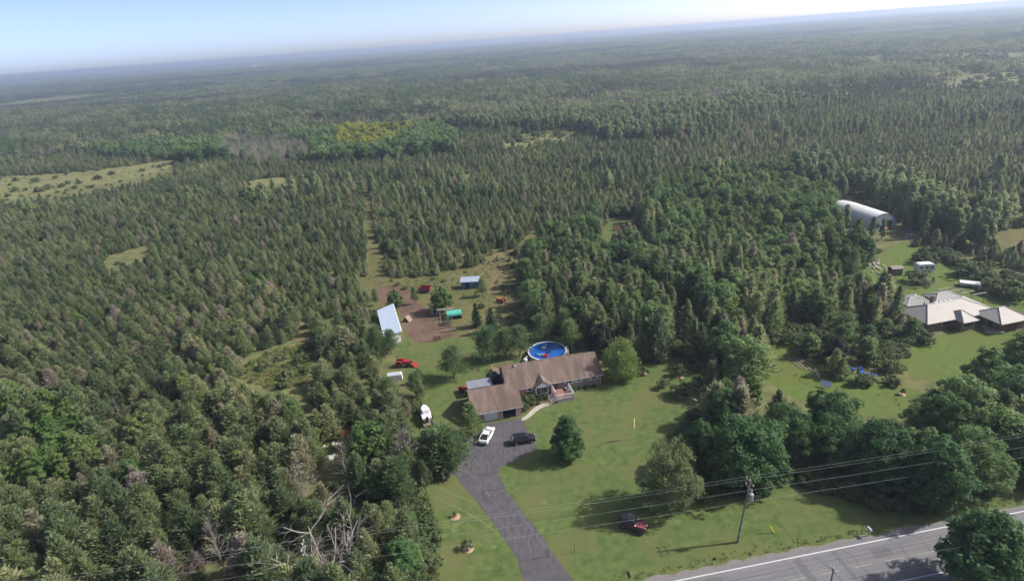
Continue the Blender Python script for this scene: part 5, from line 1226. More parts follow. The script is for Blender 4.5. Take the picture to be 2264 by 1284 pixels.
# ---- arched white hall
f0, f1 = g(1955, 513), g(1984, 502); fc = (f0+f1)/2; b0 = g(1858, 462); 
ax = Vector((121.0, 207.0, 0)) - Vector((125.2, 184.5, 0)); QL = ax.length; QA = math.atan2(ax.y, ax.x)
qh = thing("arched_hall", "white arched hall half hidden by pale poplars", "hall", (122.6, 184.8, 0), QA)
QW, QH = 5.0, 5.4; n = 16
prof = [(math.cos(math.pi*i/n)*QW, math.sin(math.pi*i/n)**.8*QH) for i in range(n+1)]
sh = MB(); xs = [0, .35*QL, .7*QL, .88*QL, QL]; sc = [1, 1, 1, .93, .62]
vs = [(x, y*s_, z*s_) for x, s_ in zip(xs, sc) for y, z in prof]; fs = [(i*(n+1)+j, i*(n+1)+j+1, (i+1)*(n+1)+j+1, (i+1)*(n+1)+j) for i in range(4) for j in range(n)]
fs.append(tuple((len(xs)-1)*(n+1)+j for j in range(n+1)))
sh.add(vs, fs); sh.build("shell", mat("white_fabric_roof", (.82, .82, .83), .6, (.74, .75, .77), .4), qh, smooth=True)
fw = MB(); fw.prism([(0.05, y, z) for y, z in prof], (.12, 0, 0)); fw.build("front_wall", mat("grey_panel_wall", (.46, .49, .53), .6), qh)
MB().box(-.04, .03, -3.2, -1.2, 0, 2.8).build("door", M['dark'], qh); MB().box(-.04, .03, 1.4, 3.8, .9, 2.2).build("window", M['dark'], qh)
b = thing("barrel", "red barrel beside the dark door of the arched hall", "barrel", (122.6 - math.cos(QA)*1.0 + math.sin(QA)*-.2, 184.5 - math.sin(QA)*1.0, 0)); b.location += Vector((math.sin(QA)*.9, -math.cos(QA)*.9, 0)); MB().lathe([(.02, 0), (.4, 0), (.43, .5), (.4, 1.1), (.02, 1.1)], 12).build("drum", mat("red_drum", (.45, .05, .06), .5), b)
b = thing("crate", "white crate beside the red barrel", "crate", b.location + Vector((-1.3, -.6, 0))); MB().box(-.6, .6, -.5, .5, 0, .9).build("box", M['white'], b); MB().box(-.64, .64, -.54, .54, .9, .98).build("lid", M['white'], b)
# ---- hut, camper, flat trailer, utility trailer on the back lawn
a_, b_ = g(1971, 611), g(1994, 609); hu = thing("brown_hut", "small dark brown hut with pale window frame", "hut", (a_.x, a_.y, .009), math.atan2(b_.y-a_.y, b_.x-a_.x)); w_ = (b_-a_).length; BW = mat("dark_brown_boards", (.12, .085, .07), .85, (.17, .125, .105), 3, stretch=(6, 1, 1))
MB().box(0, w_, 0, 2.0, 0, 2.0).build("wall", BW, hu); MB().prism([(-.15, -.25, 2.0), (-.15, 1.0, 2.35), (-.15, 2.25, 2.0), (-.15, 2.25, 2.1), (-.15, 1.0, 2.47), (-.15, -.25, 2.1)], (w_+.3, 0, 0)).build("roof", mat("grey_felt", (.30, .26, .23), .9), hu)
wn = MB().box(w_*.35, w_*.75, -.04, -.002, 1.05, 1.6).build("window", mat("pink_trim", (.5, .4, .37), .7), hu); MB().box(w_*.40, w_*.70, -.06, -.041, 1.12, 1.53).build("pane", M['glass'], hu).parent = wn
a_, b_ = g(2028, 604), g(2066, 602); cp = thing("camper", "white camper with rounded roof on the back lawn", "camper", (a_.x, a_.y, .009), math.atan2(b_.y-a_.y, b_.x-a_.x)); w_ = (b_-a_).length
MB().prism([(x*w_, 0, z) for x, z in ((0, .5), (1, .5), (1.0, 1.9), (.93, 2.3), (.8, 2.45), (.2, 2.45), (.06, 2.3), (0, 1.8))], (0, 2.1, 0)).build("body", M['white'], cp)
for x in (.12, .42, .72): MB().box(w_*x, w_*(x+.16), -.03, -.002, 1.25, 1.8).build("window", M['glass'], cp)
MB().box(w_*.60, w_*.70, -.035, -.003, .55, 1.95).build("door", mat("grey_door", (.5, .52, .55), .5), cp)
MB().box(0, w_, -.02, -.004, .85, 1.0).build("stripe", mat("blue_grey_stripe", (.30, .36, .45), .5), cp)
for y in (-.05, 1.95): MB().tube([(w_*.45, y, .3), (w_*.45, y+.2, .3)], .3, 12).build("wheel", M['black'], cp)
MB().tube([(w_, 1.05, .5), (w_+1.1, 1.05, .45)], .06, 5).build("drawbar", M['steel'], cp)
ft = thing("folding_trailer", "low white folded camping trailer on the back lawn", "trailer", g(2143, 633, .009), R(-32))
MB().box(-2.1, 2.1, -1.05, 1.05, .4, .82).build("base", mat("off_white", (.62, .63, .65), .6), ft); MB().box(-2.15, 2.15, -1.1, 1.1, .825, 1.15).build("lid", M['white'], ft)
for s_ in (-1, 1): MB().tube([(0, s_*.85, .3), (0, s_*1.06, .3)], .3, 12).build("wheel", M['black'], ft)
MB().tube([(-2.1, 0, .45), (-3.3, 0, .4)], .06, 5).build("drawbar", M['white'], ft)
ut = thing("utility_trailer", "bare grey trailer frame beside the bush", "trailer", g(2020, 627, .009), R(6))
for y in (-.7, .7): MB().tube([(-1.6, y, .5), (1.6, y, .5)], .06, 5).build("side_rail", M['metal'], ut)
for x in (-1.6, 0, 1.6): MB().tube([(x, -.7, .5), (x, .7, .5)], .06, 5).build("crossbar", M['metal'], ut)
for s_ in (-1, 1): MB().tube([(-1.6, s_*.7, .5), (-2.8, 0, .45)], .05, 5).build("drawbar", M['metal'], ut); MB().tube([(.2, s_*.8, .33), (.2, s_*1.0, .33)], .33, 12).build("wheel", M['black'], ut)
# ---- blue kayaks and garden things on the narrow lawn
KB = mat("blue_plastic", (.03, .12, .48), .4, (.05, .16, .56), 1)
for i, (px, py, rz_, ln, lb) in enumerate(((1879, 815, 120, 2.2, "blue plastic kayak farthest left, tilted on the grass"), (1903, 821, 60, 2.4, "blue plastic kayak in the middle of three"), (1924, 830, 150, 2.2, "blue plastic kayak nearest the thicket"))):
    k = thing("kayak", lb, "kayak", g(px, py, .012), R(rz_), "blue kayaks on the narrow lawn"); h_ = MB(); vs, fs = [], []
    for x, w_, zb, zt in ((-1, .04, .3, .42), (-.6, .36, .06, .42), (0, .44, 0, .4), (.6, .36, .06, .42), (1, .04, .32, .46)): vs += [(x*ln*.6, 0, zb), (x*ln*.6, -w_, zb+.18), (x*ln*.6, -w_*.75, zt), (x*ln*.6, w_*.75, zt), (x*ln*.6, w_, zb+.18)]
    for a in range(4):
        for j in range(5): fs.append((a*5+j, a*5+(j+1) % 5, (a+1)*5+(j+1) % 5, (a+1)*5+j))
    fs += [(4, 3, 2, 1, 0), tuple(range(20, 25))]; h_.add(vs, fs); h_.build("hull", KB, k); ck = MB(); ck.lathe([(.22, 0), (.3, .06), (.26, .1)], 12, (0, 0, .40)); ck.build("cockpit_rim", M['dark'], k)
af = thing("trellis", "white A shaped frame at the end of the vegetable rows", "frame", g(1800, 832, .012), R(-35))
for s_ in (-1, 1):
    for y in (-.4, .4): MB().tube([(s_*1.0, y, 0), (0, y, 1.6)], .06, 5).build("leg", M['white'], af)
MB().tube([(0, -.5, 1.6), (0, .5, 1.6)], .06, 5).build("top_bar", M['white'], af)
sp = thing("solar_panel", "blue grey solar panel on a stand by the vegetable rows", "solar panel", g(1825, 856, .012), R(-35))
MB().prism([(-.9, -.5, .5), (.9, -.5, .5), (.9, .5, 1.2), (-.9, .5, 1.2)], (0, -.04, .05)).build("panel", mat("panel_blue", (.16, .22, .34), .2, spec=.6), sp)
for x in (-.7, .7): MB().tube([(x, .4, 0), (x, .4, 1.1)], .04, 5).build("leg", M['steel'], sp); MB().tube([(x, -.4, 0), (x, -.4, .55)], .04, 5).build("leg", M['steel'], sp)
for i in range(4):
    a, b = g(1732+i*11, 783+i*1.0), g(1775+i*11, 817+i*2); s_ = Vector((-(b-a).y, (b-a).x, 0)).normalized()*.28
    tag(MB().prism([a-s_, a+s_, b+s_, b-s_], (0, 0, .12)).build("vegetable_bed", mat("bed_soil", (.13, .11, .06), .95, (.22, .23, .12), 2.5, bump=.5)), ("leftmost", "second", "third", "rightmost")[i] + " long vegetable bed on the neighbour's narrow lawn", "bed", "vegetable beds")
# ---- swing and trailers glimpsed in the wood clearing
sg = thing("garden_swing", "orange slatted swing seat on dark posts in the clearing", "swing", g(1366, 508, .01), R(12)); OR = mat("orange_wood", (.50, .22, .10), .7)
for x in (-1.5, 1.5): MB().tube([(x, 0, 0), (x, 0, 2.6)], .09, 5).build("post", M['dark'], sg)
MB().tube([(-1.5, 0, 2.6), (1.5, 0, 2.6)], .09, 5).build("beam", M['dark'], sg)
for k in range(3): MB().box(-1.2, 1.2, -.35+k*.25, -.13+k*.25, .5, .56).build("slat", OR, sg)
for k in range(3): MB().box(-1.2, 1.2, .42, .48, .65+k*.3, .87+k*.3).build("slat", OR, sg)
MB().box(-1.6, 1.6, -1.2, -.8, .0, .1).build("step", OR, sg)
wt = thing("utility_trailer", "white topped box trailer deep in the mixed wood", "trailer", g(1423, 553, 0), R(12))
MB().box(-1.9, 1.9, -1.1, 1.1, .5, 1.9).build("body", mat("grey_box", (.35, .3, .28), .7), wt); MB().box(-2.0, 2.0, -1.2, 1.2, 1.9, 2.05).build("roof", M['white'], wt)
for s_ in (-1, 1): MB().tube([(0, s_*1.1, .35), (0, s_*1.3, .35)], .35, 12).build("wheel", M['black'], wt)
gs = thing("grey_shed", "grey blue shed roof glimpsed between trees left of the swing", "shed", g(1246, 545), R(10))
MB().box(-1.8, 1.8, -1.2, 1.2, 0, 2.2).build("wall", M['wood'], gs); MB().prism([(-2.0, -1.4, 2.2), (-2.0, 1.4, 2.6), (-2.0, 1.4, 2.7), (-2.0, -1.4, 2.3)], (4, 0, 0)).build("roof", B['greyroof'], gs)
lt = thing("grey_shed", "grey lean-to roof between conifers below the swing clearing", "shed", g(1355, 565), R(18))
MB().box(-2.0, 2.0, -1.2, 1.2, 0, 2.0).build("wall", M['wood'], lt); MB().prism([(-2.2, -1.4, 2.0), (-2.2, 1.4, 2.6), (-2.2, 1.4, 2.7), (-2.2, -1.4, 2.1)], (4.4, 0, 0)).build("roof", mat("grey_brown_roof", (.22, .22, .21), .8), lt)
# ------------------------------------------------------------------ utility poles and wires
def utility_pole(name, label, base, top, arms=((.0, .9), (.9, .8)), trans=True, r0=.17):
    t = thing(name, label, "utility pole", base); d = Vector(top) - Vector(base); n = d.normalized(); Lp = d.length
    MB().tube([(0, 0, -.3), d*.5, d], [r0, r0*.85, r0*.65], 8).build("pole", M['polewood'], t)
    along = Vector((-math.sin(RA), math.cos(RA), 0))          # arms stand across the road
    for k, (dn_, half) in enumerate(arms):
        c = d - n*(.25+dn_); a = MB(); side = along*half
        MB().tube([c-side, c+side], .07, 5).build("crossarm", M['polewood'], t)
        for s_ in (-1, 1): ins = MB().tube([c+side*s_*.92, c+side*s_*.92+Vector((0, 0, .28))], [.07, .05], 6).build("insulator", M['white'], t)
    tip = MB().tube([d, d+Vector((0, 0, .3))], [.06, .05], 6).build("insulator", M['white'], t)
    if trans:
        c = d - n*2.6 + Vector((.48, -.15, 0)); tm = MB(); tm.lathe([(.02, -.62), (.30, -.62), (.33, -.55), (.33, .45), (.27, .55), (.02, .6)], 14, c); tr_ = tm.build("transformer", M['metal'], t, smooth=False)
        bs_ = MB(); bs_.tube([c+Vector((0, 0, .55)), c+Vector((0, 0, .9))], .05, 6); bs_.build("bushing", M['white'], tr_)
        MB().tube([c+Vector((-.45, .12, .2)), c], .04, 4).build("bracket", M['steel'], t)
        MB().box(d.x*.15-.12, d.x*.15+.12, d.y*.15-.24, d.y*.15-.13, d.z*.15-.2, d.z*.15+.2).build("meter_box", M['metal'], t)
    return t
PH = 10.4
pA_b, pA_t = g(1630.5, 1198), g(1659, 1062, PH)
pole_a = utility_pole("utility_pole", "grey leaning utility pole with transformer on the front lawn", pA_b, pA_t)
pB_t = g(668, 1203, PH); pB_b = Vector((pB_t.x + .35, pB_t.y - .1, 0))
utility_pole("utility_pole", "utility pole with white transformer beside the forked dead tree", pB_b, pB_t)
pC_b = pA_b + (pA_b - pB_b); pC_t = Vector((pC_b.x, pC_b.y, PH))
pC_t = Vector((pC_t.x, pC_t.y + 1.2, PH + .3)); pC_b = Vector((pC_t.x, pC_t.y, 0))
utility_pole("utility_pole", "utility pole down the road beyond the right edge", pC_b, pC_t, trans=False)
pD_t = g(1843, 1256, 8.4); pD_b = Vector((pD_t.x, pD_t.y, 0))
utility_pole("utility_pole", "bare service pole at the near edge of the road", pD_b, pD_t, arms=((.0, .45),), trans=False, r0=.13)
pZ_b = pB_b + (pB_b - pA_b); pZ_t = pB_t + (pB_t - pA_t)
utility_pole("utility_pole", "utility pole down the road beyond the left edge", pZ_b, pZ_t, trans=False)
def wire(label, offs, a=None, r_=.013, sag=.35):
    pts = []
    chain = [pZ_t, pB_t, pA_t, pC_t] if a is None else a
    for p, q in zip(chain, chain[1:]):
        for i in range(14):
            t = i/14; pts.append(p.lerp(q, t) + offs - Vector((0, 0, sag*4*t*(1-t))))
    pts.append(chain[-1] + offs)
    tag(MB().tube(pts, r_, 4, cap=False).build("power_line", M['wire']), label, "wire", "wires along the road")
al = Vector((-math.sin(RA), math.cos(RA), 0))
wire("topmost wire of the power line", Vector((0, 0, .3)))
wire("second wire of the power line, at the far crossarm end", al*.80 + Vector((0, 0, .02)))
wire("third wire of the power line, at the near crossarm end", -al*.70 + Vector((0, 0, -.9)))
wire("lowest thick wire of the power line below the transformers", Vector((0, -.2, -3.3)), r_=.016)
wire("thin service wire crossing the road to the near pole", Vector((0, 0, 0)), [pA_t - Vector((0, 0, 3.2)), pD_t], .012, .2)
wire("service wire running right from the near pole", Vector((0, 0, 0)), [pD_t, pD_t + Vector((45, 5, .5))], .012, .3)

# ---- roadside furniture
mb_ = thing("mailbox", "white mailbox on a post at the road edge", "mailbox", g(1919, 1184, .02), RA)
MB().tube([(0, 0, 0), (0, 0, 1.1)], .06, 6).build("post", M['polewood'], mb_); bx = MB(); bx.prism([(-.16, .35, 1.1), (.16, .35, 1.1), (.16, .35, 1.32), (.08, .35, 1.44), (-.08, .35, 1.44), (-.16, .35, 1.32)], (0, -.75, 0)); bx.build("box", M['white'], mb_); MB().box(.16, .19, -.1, .0, 1.25, 1.5).build("flag", M['redlamp'], mb_)
mb_ = thing("mailbox", "black mailbox at the lower edge beside the driveway", "mailbox", g(1390, 1284, .02), RA)
MB().tube([(0, 0, 0), (0, 0, 1.1)], .06, 6).build("post", M['wood'], mb_); bx = MB(); bx.prism([(-.16, .35, 1.1), (.16, .35, 1.1), (.16, .35, 1.32), (.08, .35, 1.44), (-.08, .35, 1.44), (-.16, .35, 1.32)], (0, -.75, 0)); bx.build("box", M['black'], mb_)
po = thing("marker_post", "dark topped white marker post on the verge", "post", g(1577.5, 1247, .02)); MB().tube([(0, 0, 0), (0, 0, .8)], .06, 6).build("stake", M['white'], po); MB().box(-.12, .12, -.05, .05, .75, 1.2).build("cap", M['black'], po)
yg = thing("guy_guard", "bright yellow guy wire guard leaning on the lawn", "guard", g(1712, 1178, .012)); MB().tube([(0, 0, .1), (-.75, .25, 1.4)], .07, 6).build("sleeve", mat("bright_yellow", (.75, .66, .02), .5), yg)
MB().tube([(-.75, .25, 1.4), pA_t - yg.location - Vector((0, 0, .8))], .012, 4).build("guy_wire", M['steel'], yg)
fb = thing("feather_flag", "tall thin feather flag of yellow and red on the lawn", "flag", g(1400.5, 971, .012), R(50)); MB().tube([(0, 0, 0), (0, 0, 4.6)], .04, 5).build("pole", mat("yellowish_pole", (.50, .48, .26), .6), fb)
vs = []; fz = MB(); fz.prism([(0.05, -.02, 2.1), (.36, -.02, 2.3), (.42, -.02, 3.6), (.28, -.02, 4.3), (.05, -.02, 4.6)], (0, .04, 0)); fz.build("cloth", mat("yellow_cloth", (.80, .66, .22), .8, (.66, .30, .16), 1.5, stretch=(.2, .2, 1)), fb)
for lb, px, py, h in (("thin stake beside the lower driveway", 1270, 1222, 1.6), ("thin stake on the grass left of the driveway", 1110, 1258, 1.6), ("short stake beside the utility pole", 1612, 1164, .5)):
    st_ = thing("stake", lb, "stake", g(px, py, .012)); MB().tube([(0, 0, 0), (.03, 0, h)], .035, 5).build("rod", M['wood'], st_); MB().tube([(.03, 0, h-.08), (.03, 0, h+.05)], .05, 5).build("cap", M['dark'], st_)

# ------------------------------------------------------------------ single trees the photo lets one tell apart
SP = {}
SP['willow'] = Form("willow", trunk_mb(9.5, .3, .7, .03, 1, 8, 2.2), leafy_crown(201, 9.5, 3.7, 190, 44, .52, .46, .34, .15, .22, .62, .25, .3), L['willow'], h=9.5)
SP['birch'] = Form("birch", trunk_mb(11.0, .2, .8, .02, 2, 8, 2.2), leafy_crown(202, 11.0, 3.9, 200, 42, .52, .46, .34, .25, .20, .35, .4, .35), L['birch'], M['deadwood'], h=11.0)
SP['round'] = Form("round_maple", trunk_mb(8.0, .2, .75, .02, 3, 7, 1.8), leafy_crown(203, 8.0, 3.2, 200, 60, .50, .48, .26, .62, .2, 0, .12, .3), L['deep'], h=8.0)
SP['dark'] = Form("dark_maple", trunk_mb(8.0, .2, .75, .02, 4, 7, 1.8), leafy_crown(204, 8.0, 2.6, 120, 40, .56, .42, .34, .2), L['maroon'], h=8.0)
for i in range(3):
    SP['maple%d' % i] = Form("maple", trunk_mb(11.0, .3, .72, .02, 5+i, 9, 3.0), leafy_crown(210+i, 11.0, (5.2, 4.6, 5.6)[i], 290, 62, .54, .46, .31, (.25, .35, .15)[i], .17, 0, .38, .34), L['deep' if i < 2 else 'broad'], h=11.0)
SP['pine0'] = Form("yard_pine", trunk_mb(8.5, .17, .93, .015, 1, 10, 1.8, .2, .35), conifer_crown(221, 8.5, 3.3, 330, 11, .20, .38, .38, .72, .18, .5, .97, .32, .4), L['pine'], h=8.5)
SP['spruce0'] = Form("yard_spruce", trunk_mb(7.0, .13, .93, .01, 2), conifer_crown(222, 7.0, 2.1, 240, 10, .03, .8, .15, .55, .2, .3), L['spruce'], h=7.0)
SP['ydec'] = Form("paddock_tree", trunk_mb(7.0, .14, .8, .02, 9, 7, 1.6), leafy_crown(223, 7.0, 2.9, 130, 36, .55, .42, .34, .2, .22), L['bright'], h=7.0)
SP['bigdead'] = Form("forked_dead", dead_mb(231, 10.0, 5.0, .17, 3, 9, fork=True), None, L['grey'], M['deadwood'], h=10.0)
SP['deadpop'] = Form("dead_poplar", dead_mb(232, 9.5, 3.0, .10, 3, 34, .1, .75), None, L['grey'], M['deadwood'], h=9.5)
SP['greypine'] = Form("grey_pine", trunk_mb(8.5, .16, .93, .02, 8, 9, 1.8, .2, .4), conifer_crown(233, 8.5, 2.9, 130, 8, .1, .5, .5, .6, .12, .5), L['grey'], h=8.5)
one = lambda nm, key, px, py, h, lb, wide=1.0, rz=None: plant(nm, SP[key] if key in SP else FORMS[key][0], g(px, py), h, lb, "tree", None, wide, rz)
one("willow_tree", 'willow', 1371, 835, 9.2, "yellow green weeping willow at the bungalow's right gable", 1.0)
one("broadleaf_tree", 'dark', 1325, 792, 8.5, "very dark leaved tree behind the willow and bungalow")
one("maple_tree", 'round', 1256, 1010, 8.6, "dense egg shaped green tree alone on the front lawn", .95)
one("birch_tree", 'birch', 1478, 1118, 12.0, "feathery grey green birch on the lawn by the jeep", 1.0)
one("pine_tree", 'pine', 1044, 963, 7.0, "green pine beside the garage's left corner", 1.1)
one("pine_tree", 'greypine', 905, 1052, 9.0, "half dead grey pine at the driveway's wood edge", 1.1)
one("conifer_tree", 'pine0', 990, 1038, 8.0, "broad green conifer overhanging the driveway edge", 1.4, 2.0)
one("conifer_tree", 'pine0', 890, 1108, 8.0, "green conifer at the tip of the wood above the front grass", .9, 4.0)
one("pine_tree", 'pine0', 1004, 836, 7.4, "tall pine with bare trunk behind the low grey shed", 1.05, 1.0)
one("pine_tree", 'pine0', 1080, 798, 8.1, "tallest pine between dirt yard and bungalow", 1.1, 3.0)
one("pine_tree", 'pine0', 1120, 790, 7.0, "pine between the tan deck railing and the pool", .95, 5.0)
one("pine_tree", 'pine0', 1150, 785, 7.2, "slender pine left of the pool", .9, .5)
one("pine_tree", 'pine0', 1199, 752, 6.6, "pine behind the far rim of the pool", .95, 2.5)
one("pine_tree", 'pine0', 1262, 770, 7.0, "pine right of the pool", .9, 4.4)
one("pine_tree", 'pine0', 1250, 745, 7.0, "pine standing back from the pool's right rim", .9, 1.4)
one("spruce_tree", 'spruce0', 1055, 722, 6.4, "small dark pointed spruce beside the turquoise tarp hut", .9)
one("spruce_tree", 'spruce0', 1088, 735, 6.6, "second dark spruce right of the pointed one", 1.1, 2.0)
one("broadleaf_tree", 'ydec', 979, 688, 7.0, "bushy green tree over the white pails")
one("broadleaf_tree", 'ydec', 876, 684, 6.0, "green tree at the top corner of the metal shed", .85, 1.2)
one("pine_tree", 'pine0', 866, 782, 6.0, "conifer covering the near end of the metal shed", .95, 3.3)
one("pine_tree", 'pine0', 838, 790, 8.0, "conifer left of the one at the metal shed's near end", .8, 5.3)
one("conifer_tree", 'pine0', 922, 876, 5.6, "conifer in front of the white truck cap", .9, .9)
one("conifer_tree", 'pine0', 862, 900, 6.5, "tall conifer at the lawn edge below the truck cap", .9, 2.9)
one("pine_tree", 'pine0', 1067, 655, 5.2, "small round topped pine at the blue shed's right end", .7, 1.9)
one("pine_tree", 'pine0', 918, 672, 5.0, "thin pine beside the dark red trailer", .55, 1.1)
one("pine_tree", 'pine0', 832, 676, 5.0, "thin pine behind the metal shed", .55, 2.1)
one("dead_tree", 'bigdead', 733, 1282, 9.5, "large forked bare dead tree beside the left utility pole", 1.15, .4)
one("dead_tree", 'deadpop', 497, 1262, 10.0, "bleached dead poplar in the lower left wood", 1.0)
one("dead_tree", 'deadpop', 678, 1105, 9.0, "fan shaped dead tree left of the crumpled white sheet", 1.0, 2.0)
one("dead_tree", 'deadpop', 770, 1068, 9.0, "bare grey tree beside the crumpled white sheet", 1.0, 3.5)
one("dead_tree", 'deadpop', 370, 1075, 7.5, "small bare grey tree in the near left wood", .8, 1.5)
one("dead_tree", 'deadpop', 275, 945, 7.5, "bare grey tree left of the round leafy one", .9, 4.5)
one("aspen_tree", 'ydec', 822, 1030, 9.0, "bright green leafy tree right of the bare grey one", .95, 2.4)
one("broadleaf_tree", 'ydec', 322, 985, 7.5, "round leafy tree among the left conifers", .9, 3.1)
one("broadleaf_tree", 'maple1', 895, 1275, 6.5, "dark leafy tree at the lower edge by the front grass", .9, 1.0)
one("maple_tree", 'maple0', 1650, 1062, 11.5, "largest dark maple behind the leaning utility pole", 1.05, 0.2)
one("maple_tree", 'maple1', 1548, 1030, 8.5, "dark maple behind the feathery birch", .8, 1.4)
one("maple_tree", 'maple2', 1740, 1010, 9.5, "maple right of the largest dark maple", .9, 2.2)
one("maple_tree", 'maple1', 1600, 955, 8.5, "vine covered tree behind the largest dark maple", 1.0, 3.0)
one("maple_tree", 'maple2', 1835, 1020, 9.0, "maple above the shaded strip of lawn", .9, 4.0)
one("maple_tree", 'maple0', 1950, 1065, 10.5, "maple near the shaded end of the front lawn", .95, 5.0)
one("maple_tree", 'maple1', 2060, 1115, 11.0, "vine hung maple at the roadside", 1.0, .8)
one("maple_tree", 'maple2', 2140, 1080, 10.0, "maple right of the vine hung roadside one", .9, 1.8)
one("maple_tree", 'maple0', 2225, 1040, 10.0, "maple at the right edge above the road", .9, 2.8)
one("maple_tree", 'maple1', 2250, 875, 9.0, "dark maple before the ranch house's lawn", 1.0, 3.8)
one("maple_tree", 'maple0', 2165, 915, 6.5, "maple below the bright neighbour lawn", .95, 4.8)
one("spruce_tree", 'spruce0', 1940, 690, 10.0, "tall dark spruce left of the ranch house", 1.15, .6)
one("broadleaf_tree", 'dark', 1845, 800, 5.5, "silvery dark bush tree above the narrow lawn", 1.25, 1.6)
for px, py, h, lb in ((1868, 505, 8.5, "pale poplar before the back end of the arched hall"), (1925, 528, 7.5, "pale poplar before the arched hall's flank"), (1948, 530, 7.0, "pale poplar at the front corner of the arched hall"), (1895, 520, 6.0, "low pale poplar between the two at the arched hall"), (2000, 512, 6.5, "pale poplar right of the arched hall's door"), (1790, 400, 13.0, "tallest pale poplar behind the bright young stand"), (1760, 395, 12.5, "pale poplar left of the tallest one"), (1830, 400, 12.0, "pale poplar right of the tallest one"), (2200, 410, 13.0, "lone tall pale poplar near the right edge")):
    plant("poplar_tree", FORMS['poplar'][rnd.randrange(3)], g(px, py), h, lb, "tree", None, .95)
for px, py, h, wd, lb in ((989, 716, 2.0, .9, "grey green bush inside the wire pen"), (2043, 581, 3.6, 1.5, "round bush behind the white camper"), (2030, 628, 3.4, 1.4, "round bush in front of the white camper"), (2130, 612, 3.8, 1.3, "round bush above the folded trailer"), (2195, 645, 3.8, 1.2, "round bush right of the folded trailer"), (2240, 660, 5.0, 1.1, "tall bush beside the pergola"), (1378, 478, 4.5, 1.6, "round pale bush behind the swing"), (1425, 497, 4.2, 1.5, "round pale bush right of the swing")):
    plant("shrub", FORMS['shrub'][rnd.randrange(3)], g(px, py), h, lb, "shrub", None, wd)
p = g(2188, 1222, 6.0)
plant("maple_tree", SP['maple1'], (p.x, p.y, 0), 11.5, "big dark tree in the lower right corner across the road", "tree", None, 1.15, 2.2)

# ---- saplings in mulch rings, orchard shrubs, flower bed
def sapling(px, py, h, lb, ring=.75, key='shrub', wide=.8, stone=True):
    p = g(px, py); 
    if stone:
        mr_ = MB(); mr_.lathe([(.01, .05), (ring*.6, .07), (ring, .02), (ring*1.02, 0)], 16); tag(mr_.build("mulch_ring", M['mulch'], None, (p.x, p.y, .012)), "mulch ring under the " + lb, "mulch ring", "mulch rings")
    f = FORMS['shrub'][rnd.randrange(3)]; t = thing("sapling", lb, "sapling", (p.x, p.y, .02), rnd.random()*6); s = h/2.2
    link("crown", f.crown, t).scale = (s*wide, s*wide, s*.8); t.children[0].location = (0, 0, h*.25)
    MB().tube([(0, 0, 0), (.03, .02, h*.7)], [.05, .02], 5).build("trunk", M['bark'], t)
sapling(1007, 1142, 1.0, "tiny sapling on the left front grass", .75, wide=.5)
sapling(1035, 1212, 1.7, "sapling nearer the lower driveway", .85, wide=.6)
sapling(1502, 832, 2.6, "slim young tree at the shaded orchard edge", .95)
sapling(1543, 857, 2.4, "slim young tree nearest the hedgerow", .95)
sapling(1507, 876, 3.1, "leafiest young tree with stones at its foot", .75)
sapling(1465, 857, 1.9, "low round bush among the young trees", .6, stone=False)
sapling(1422, 826, 1.8, "low sapling beside the willow", .7)
for i, (px, py) in enumerate(((1772, 786), (1790, 793), (1815, 808), (1838, 820), (1897, 853), (1770, 777), (1995, 872))):
    sapling(px, py, 1.3, ("first", "second", "third", "fourth", "fifth", "topmost", "farthest right")[i] + " small sapling on the narrow lawn by the kayaks", .6, wide=.6)
def bed():
    rs = random.Random(4)
    for i, (x, y, h, wd, lb) in enumerate(((-17.2, -2.6, 1.1, .9, "brown tinted shrub against the garage wall"), (-16.2, -1.3, 1.5, 1.0, "leafy shrub below the small shuttered window"), (-15.0, -1.2, 1.6, 1.1, "tallest shrub of the front flower bed"), (-13.7, -1.7, 1.3, 1.0, "shrub under the entry gable"), (-12.2, -1.6, 1.3, .9, "dark shrub beside the white steps"), (-16.6, -3.6, 1.0, .9, "low shrub at the curve of the walk"), (-15.2, -3.0, .9, .9, "pale shrub in the middle of the flower bed"), (-14.0, -3.1, .9, .8, "pale low shrub at the concrete walk"), (-17.2, -4.6, .9, .9, "yellowish low shrub near the driveway corner"), (-5.9, -.7, .9, .9, "grey green shrub at the deck's right side"), (-4.6, -.6, .8, .9, "low shrub under the double window"), (-3.2, -.6, .8, .9, "low shrub along the right front wall"), (-1.6, -.6, .7, .8, "small shrub near the right house corner"))):
        plant("shrub", FORMS['shrub'][i % 3], hp(x, y), h, lb, "shrub", "flower bed shrubs", wd)
bed()
sheet("flower_bed", [hp(*q) for q in ((-17.9, -5.3), (-17.9, -1.2), (-16, -.1), (-11.1, -.1), (-11.8, -2.2), (-13.3, -3.6), (-15.3, -3.9), (-16.7, -5.0))], .02, mat("bed_mulch", (.10, .085, .05), .95, (.20, .17, .09), 2.0), "planted bed before the bungalow")

# ---- rough growth: weeds along edges and in meadows
def tuft(seed, n, r_, h, lw):
    rs = np.random.RandomState(seed); a = rs.rand(n)*6.283; q = r_*np.sqrt(rs.rand(n)); ln = h*(.5+.7*rs.rand(n))
    c = np.stack([np.cos(a)*q, np.sin(a)*q, ln*.45], 1); d = np.stack([np.cos(a)*.5, np.sin(a)*.5, 1+0*a], 1) + rs.normal(size=(n, 3))*.25
    return blades(c, d, ln, lw, rs)
def tmesh(name, *a):
    v, f = tuft(*a); me = bpy.data.meshes.new(name); me.from_pydata(v.tolist(), [], f.tolist()); me.materials.append(L['weed']); me.update(); return me
TF = [tmesh("weed_tuft", 1, 26, .45, .7, .10), tmesh("weed_tuft", 2, 30, .6, .5, .12), tmesh("weed_tuft", 3, 22, .35, 1.0, .10), FORMS['shrub'][0].joined, FORMS['shrub'][1].joined]
wp = []; rw = random.Random(21)
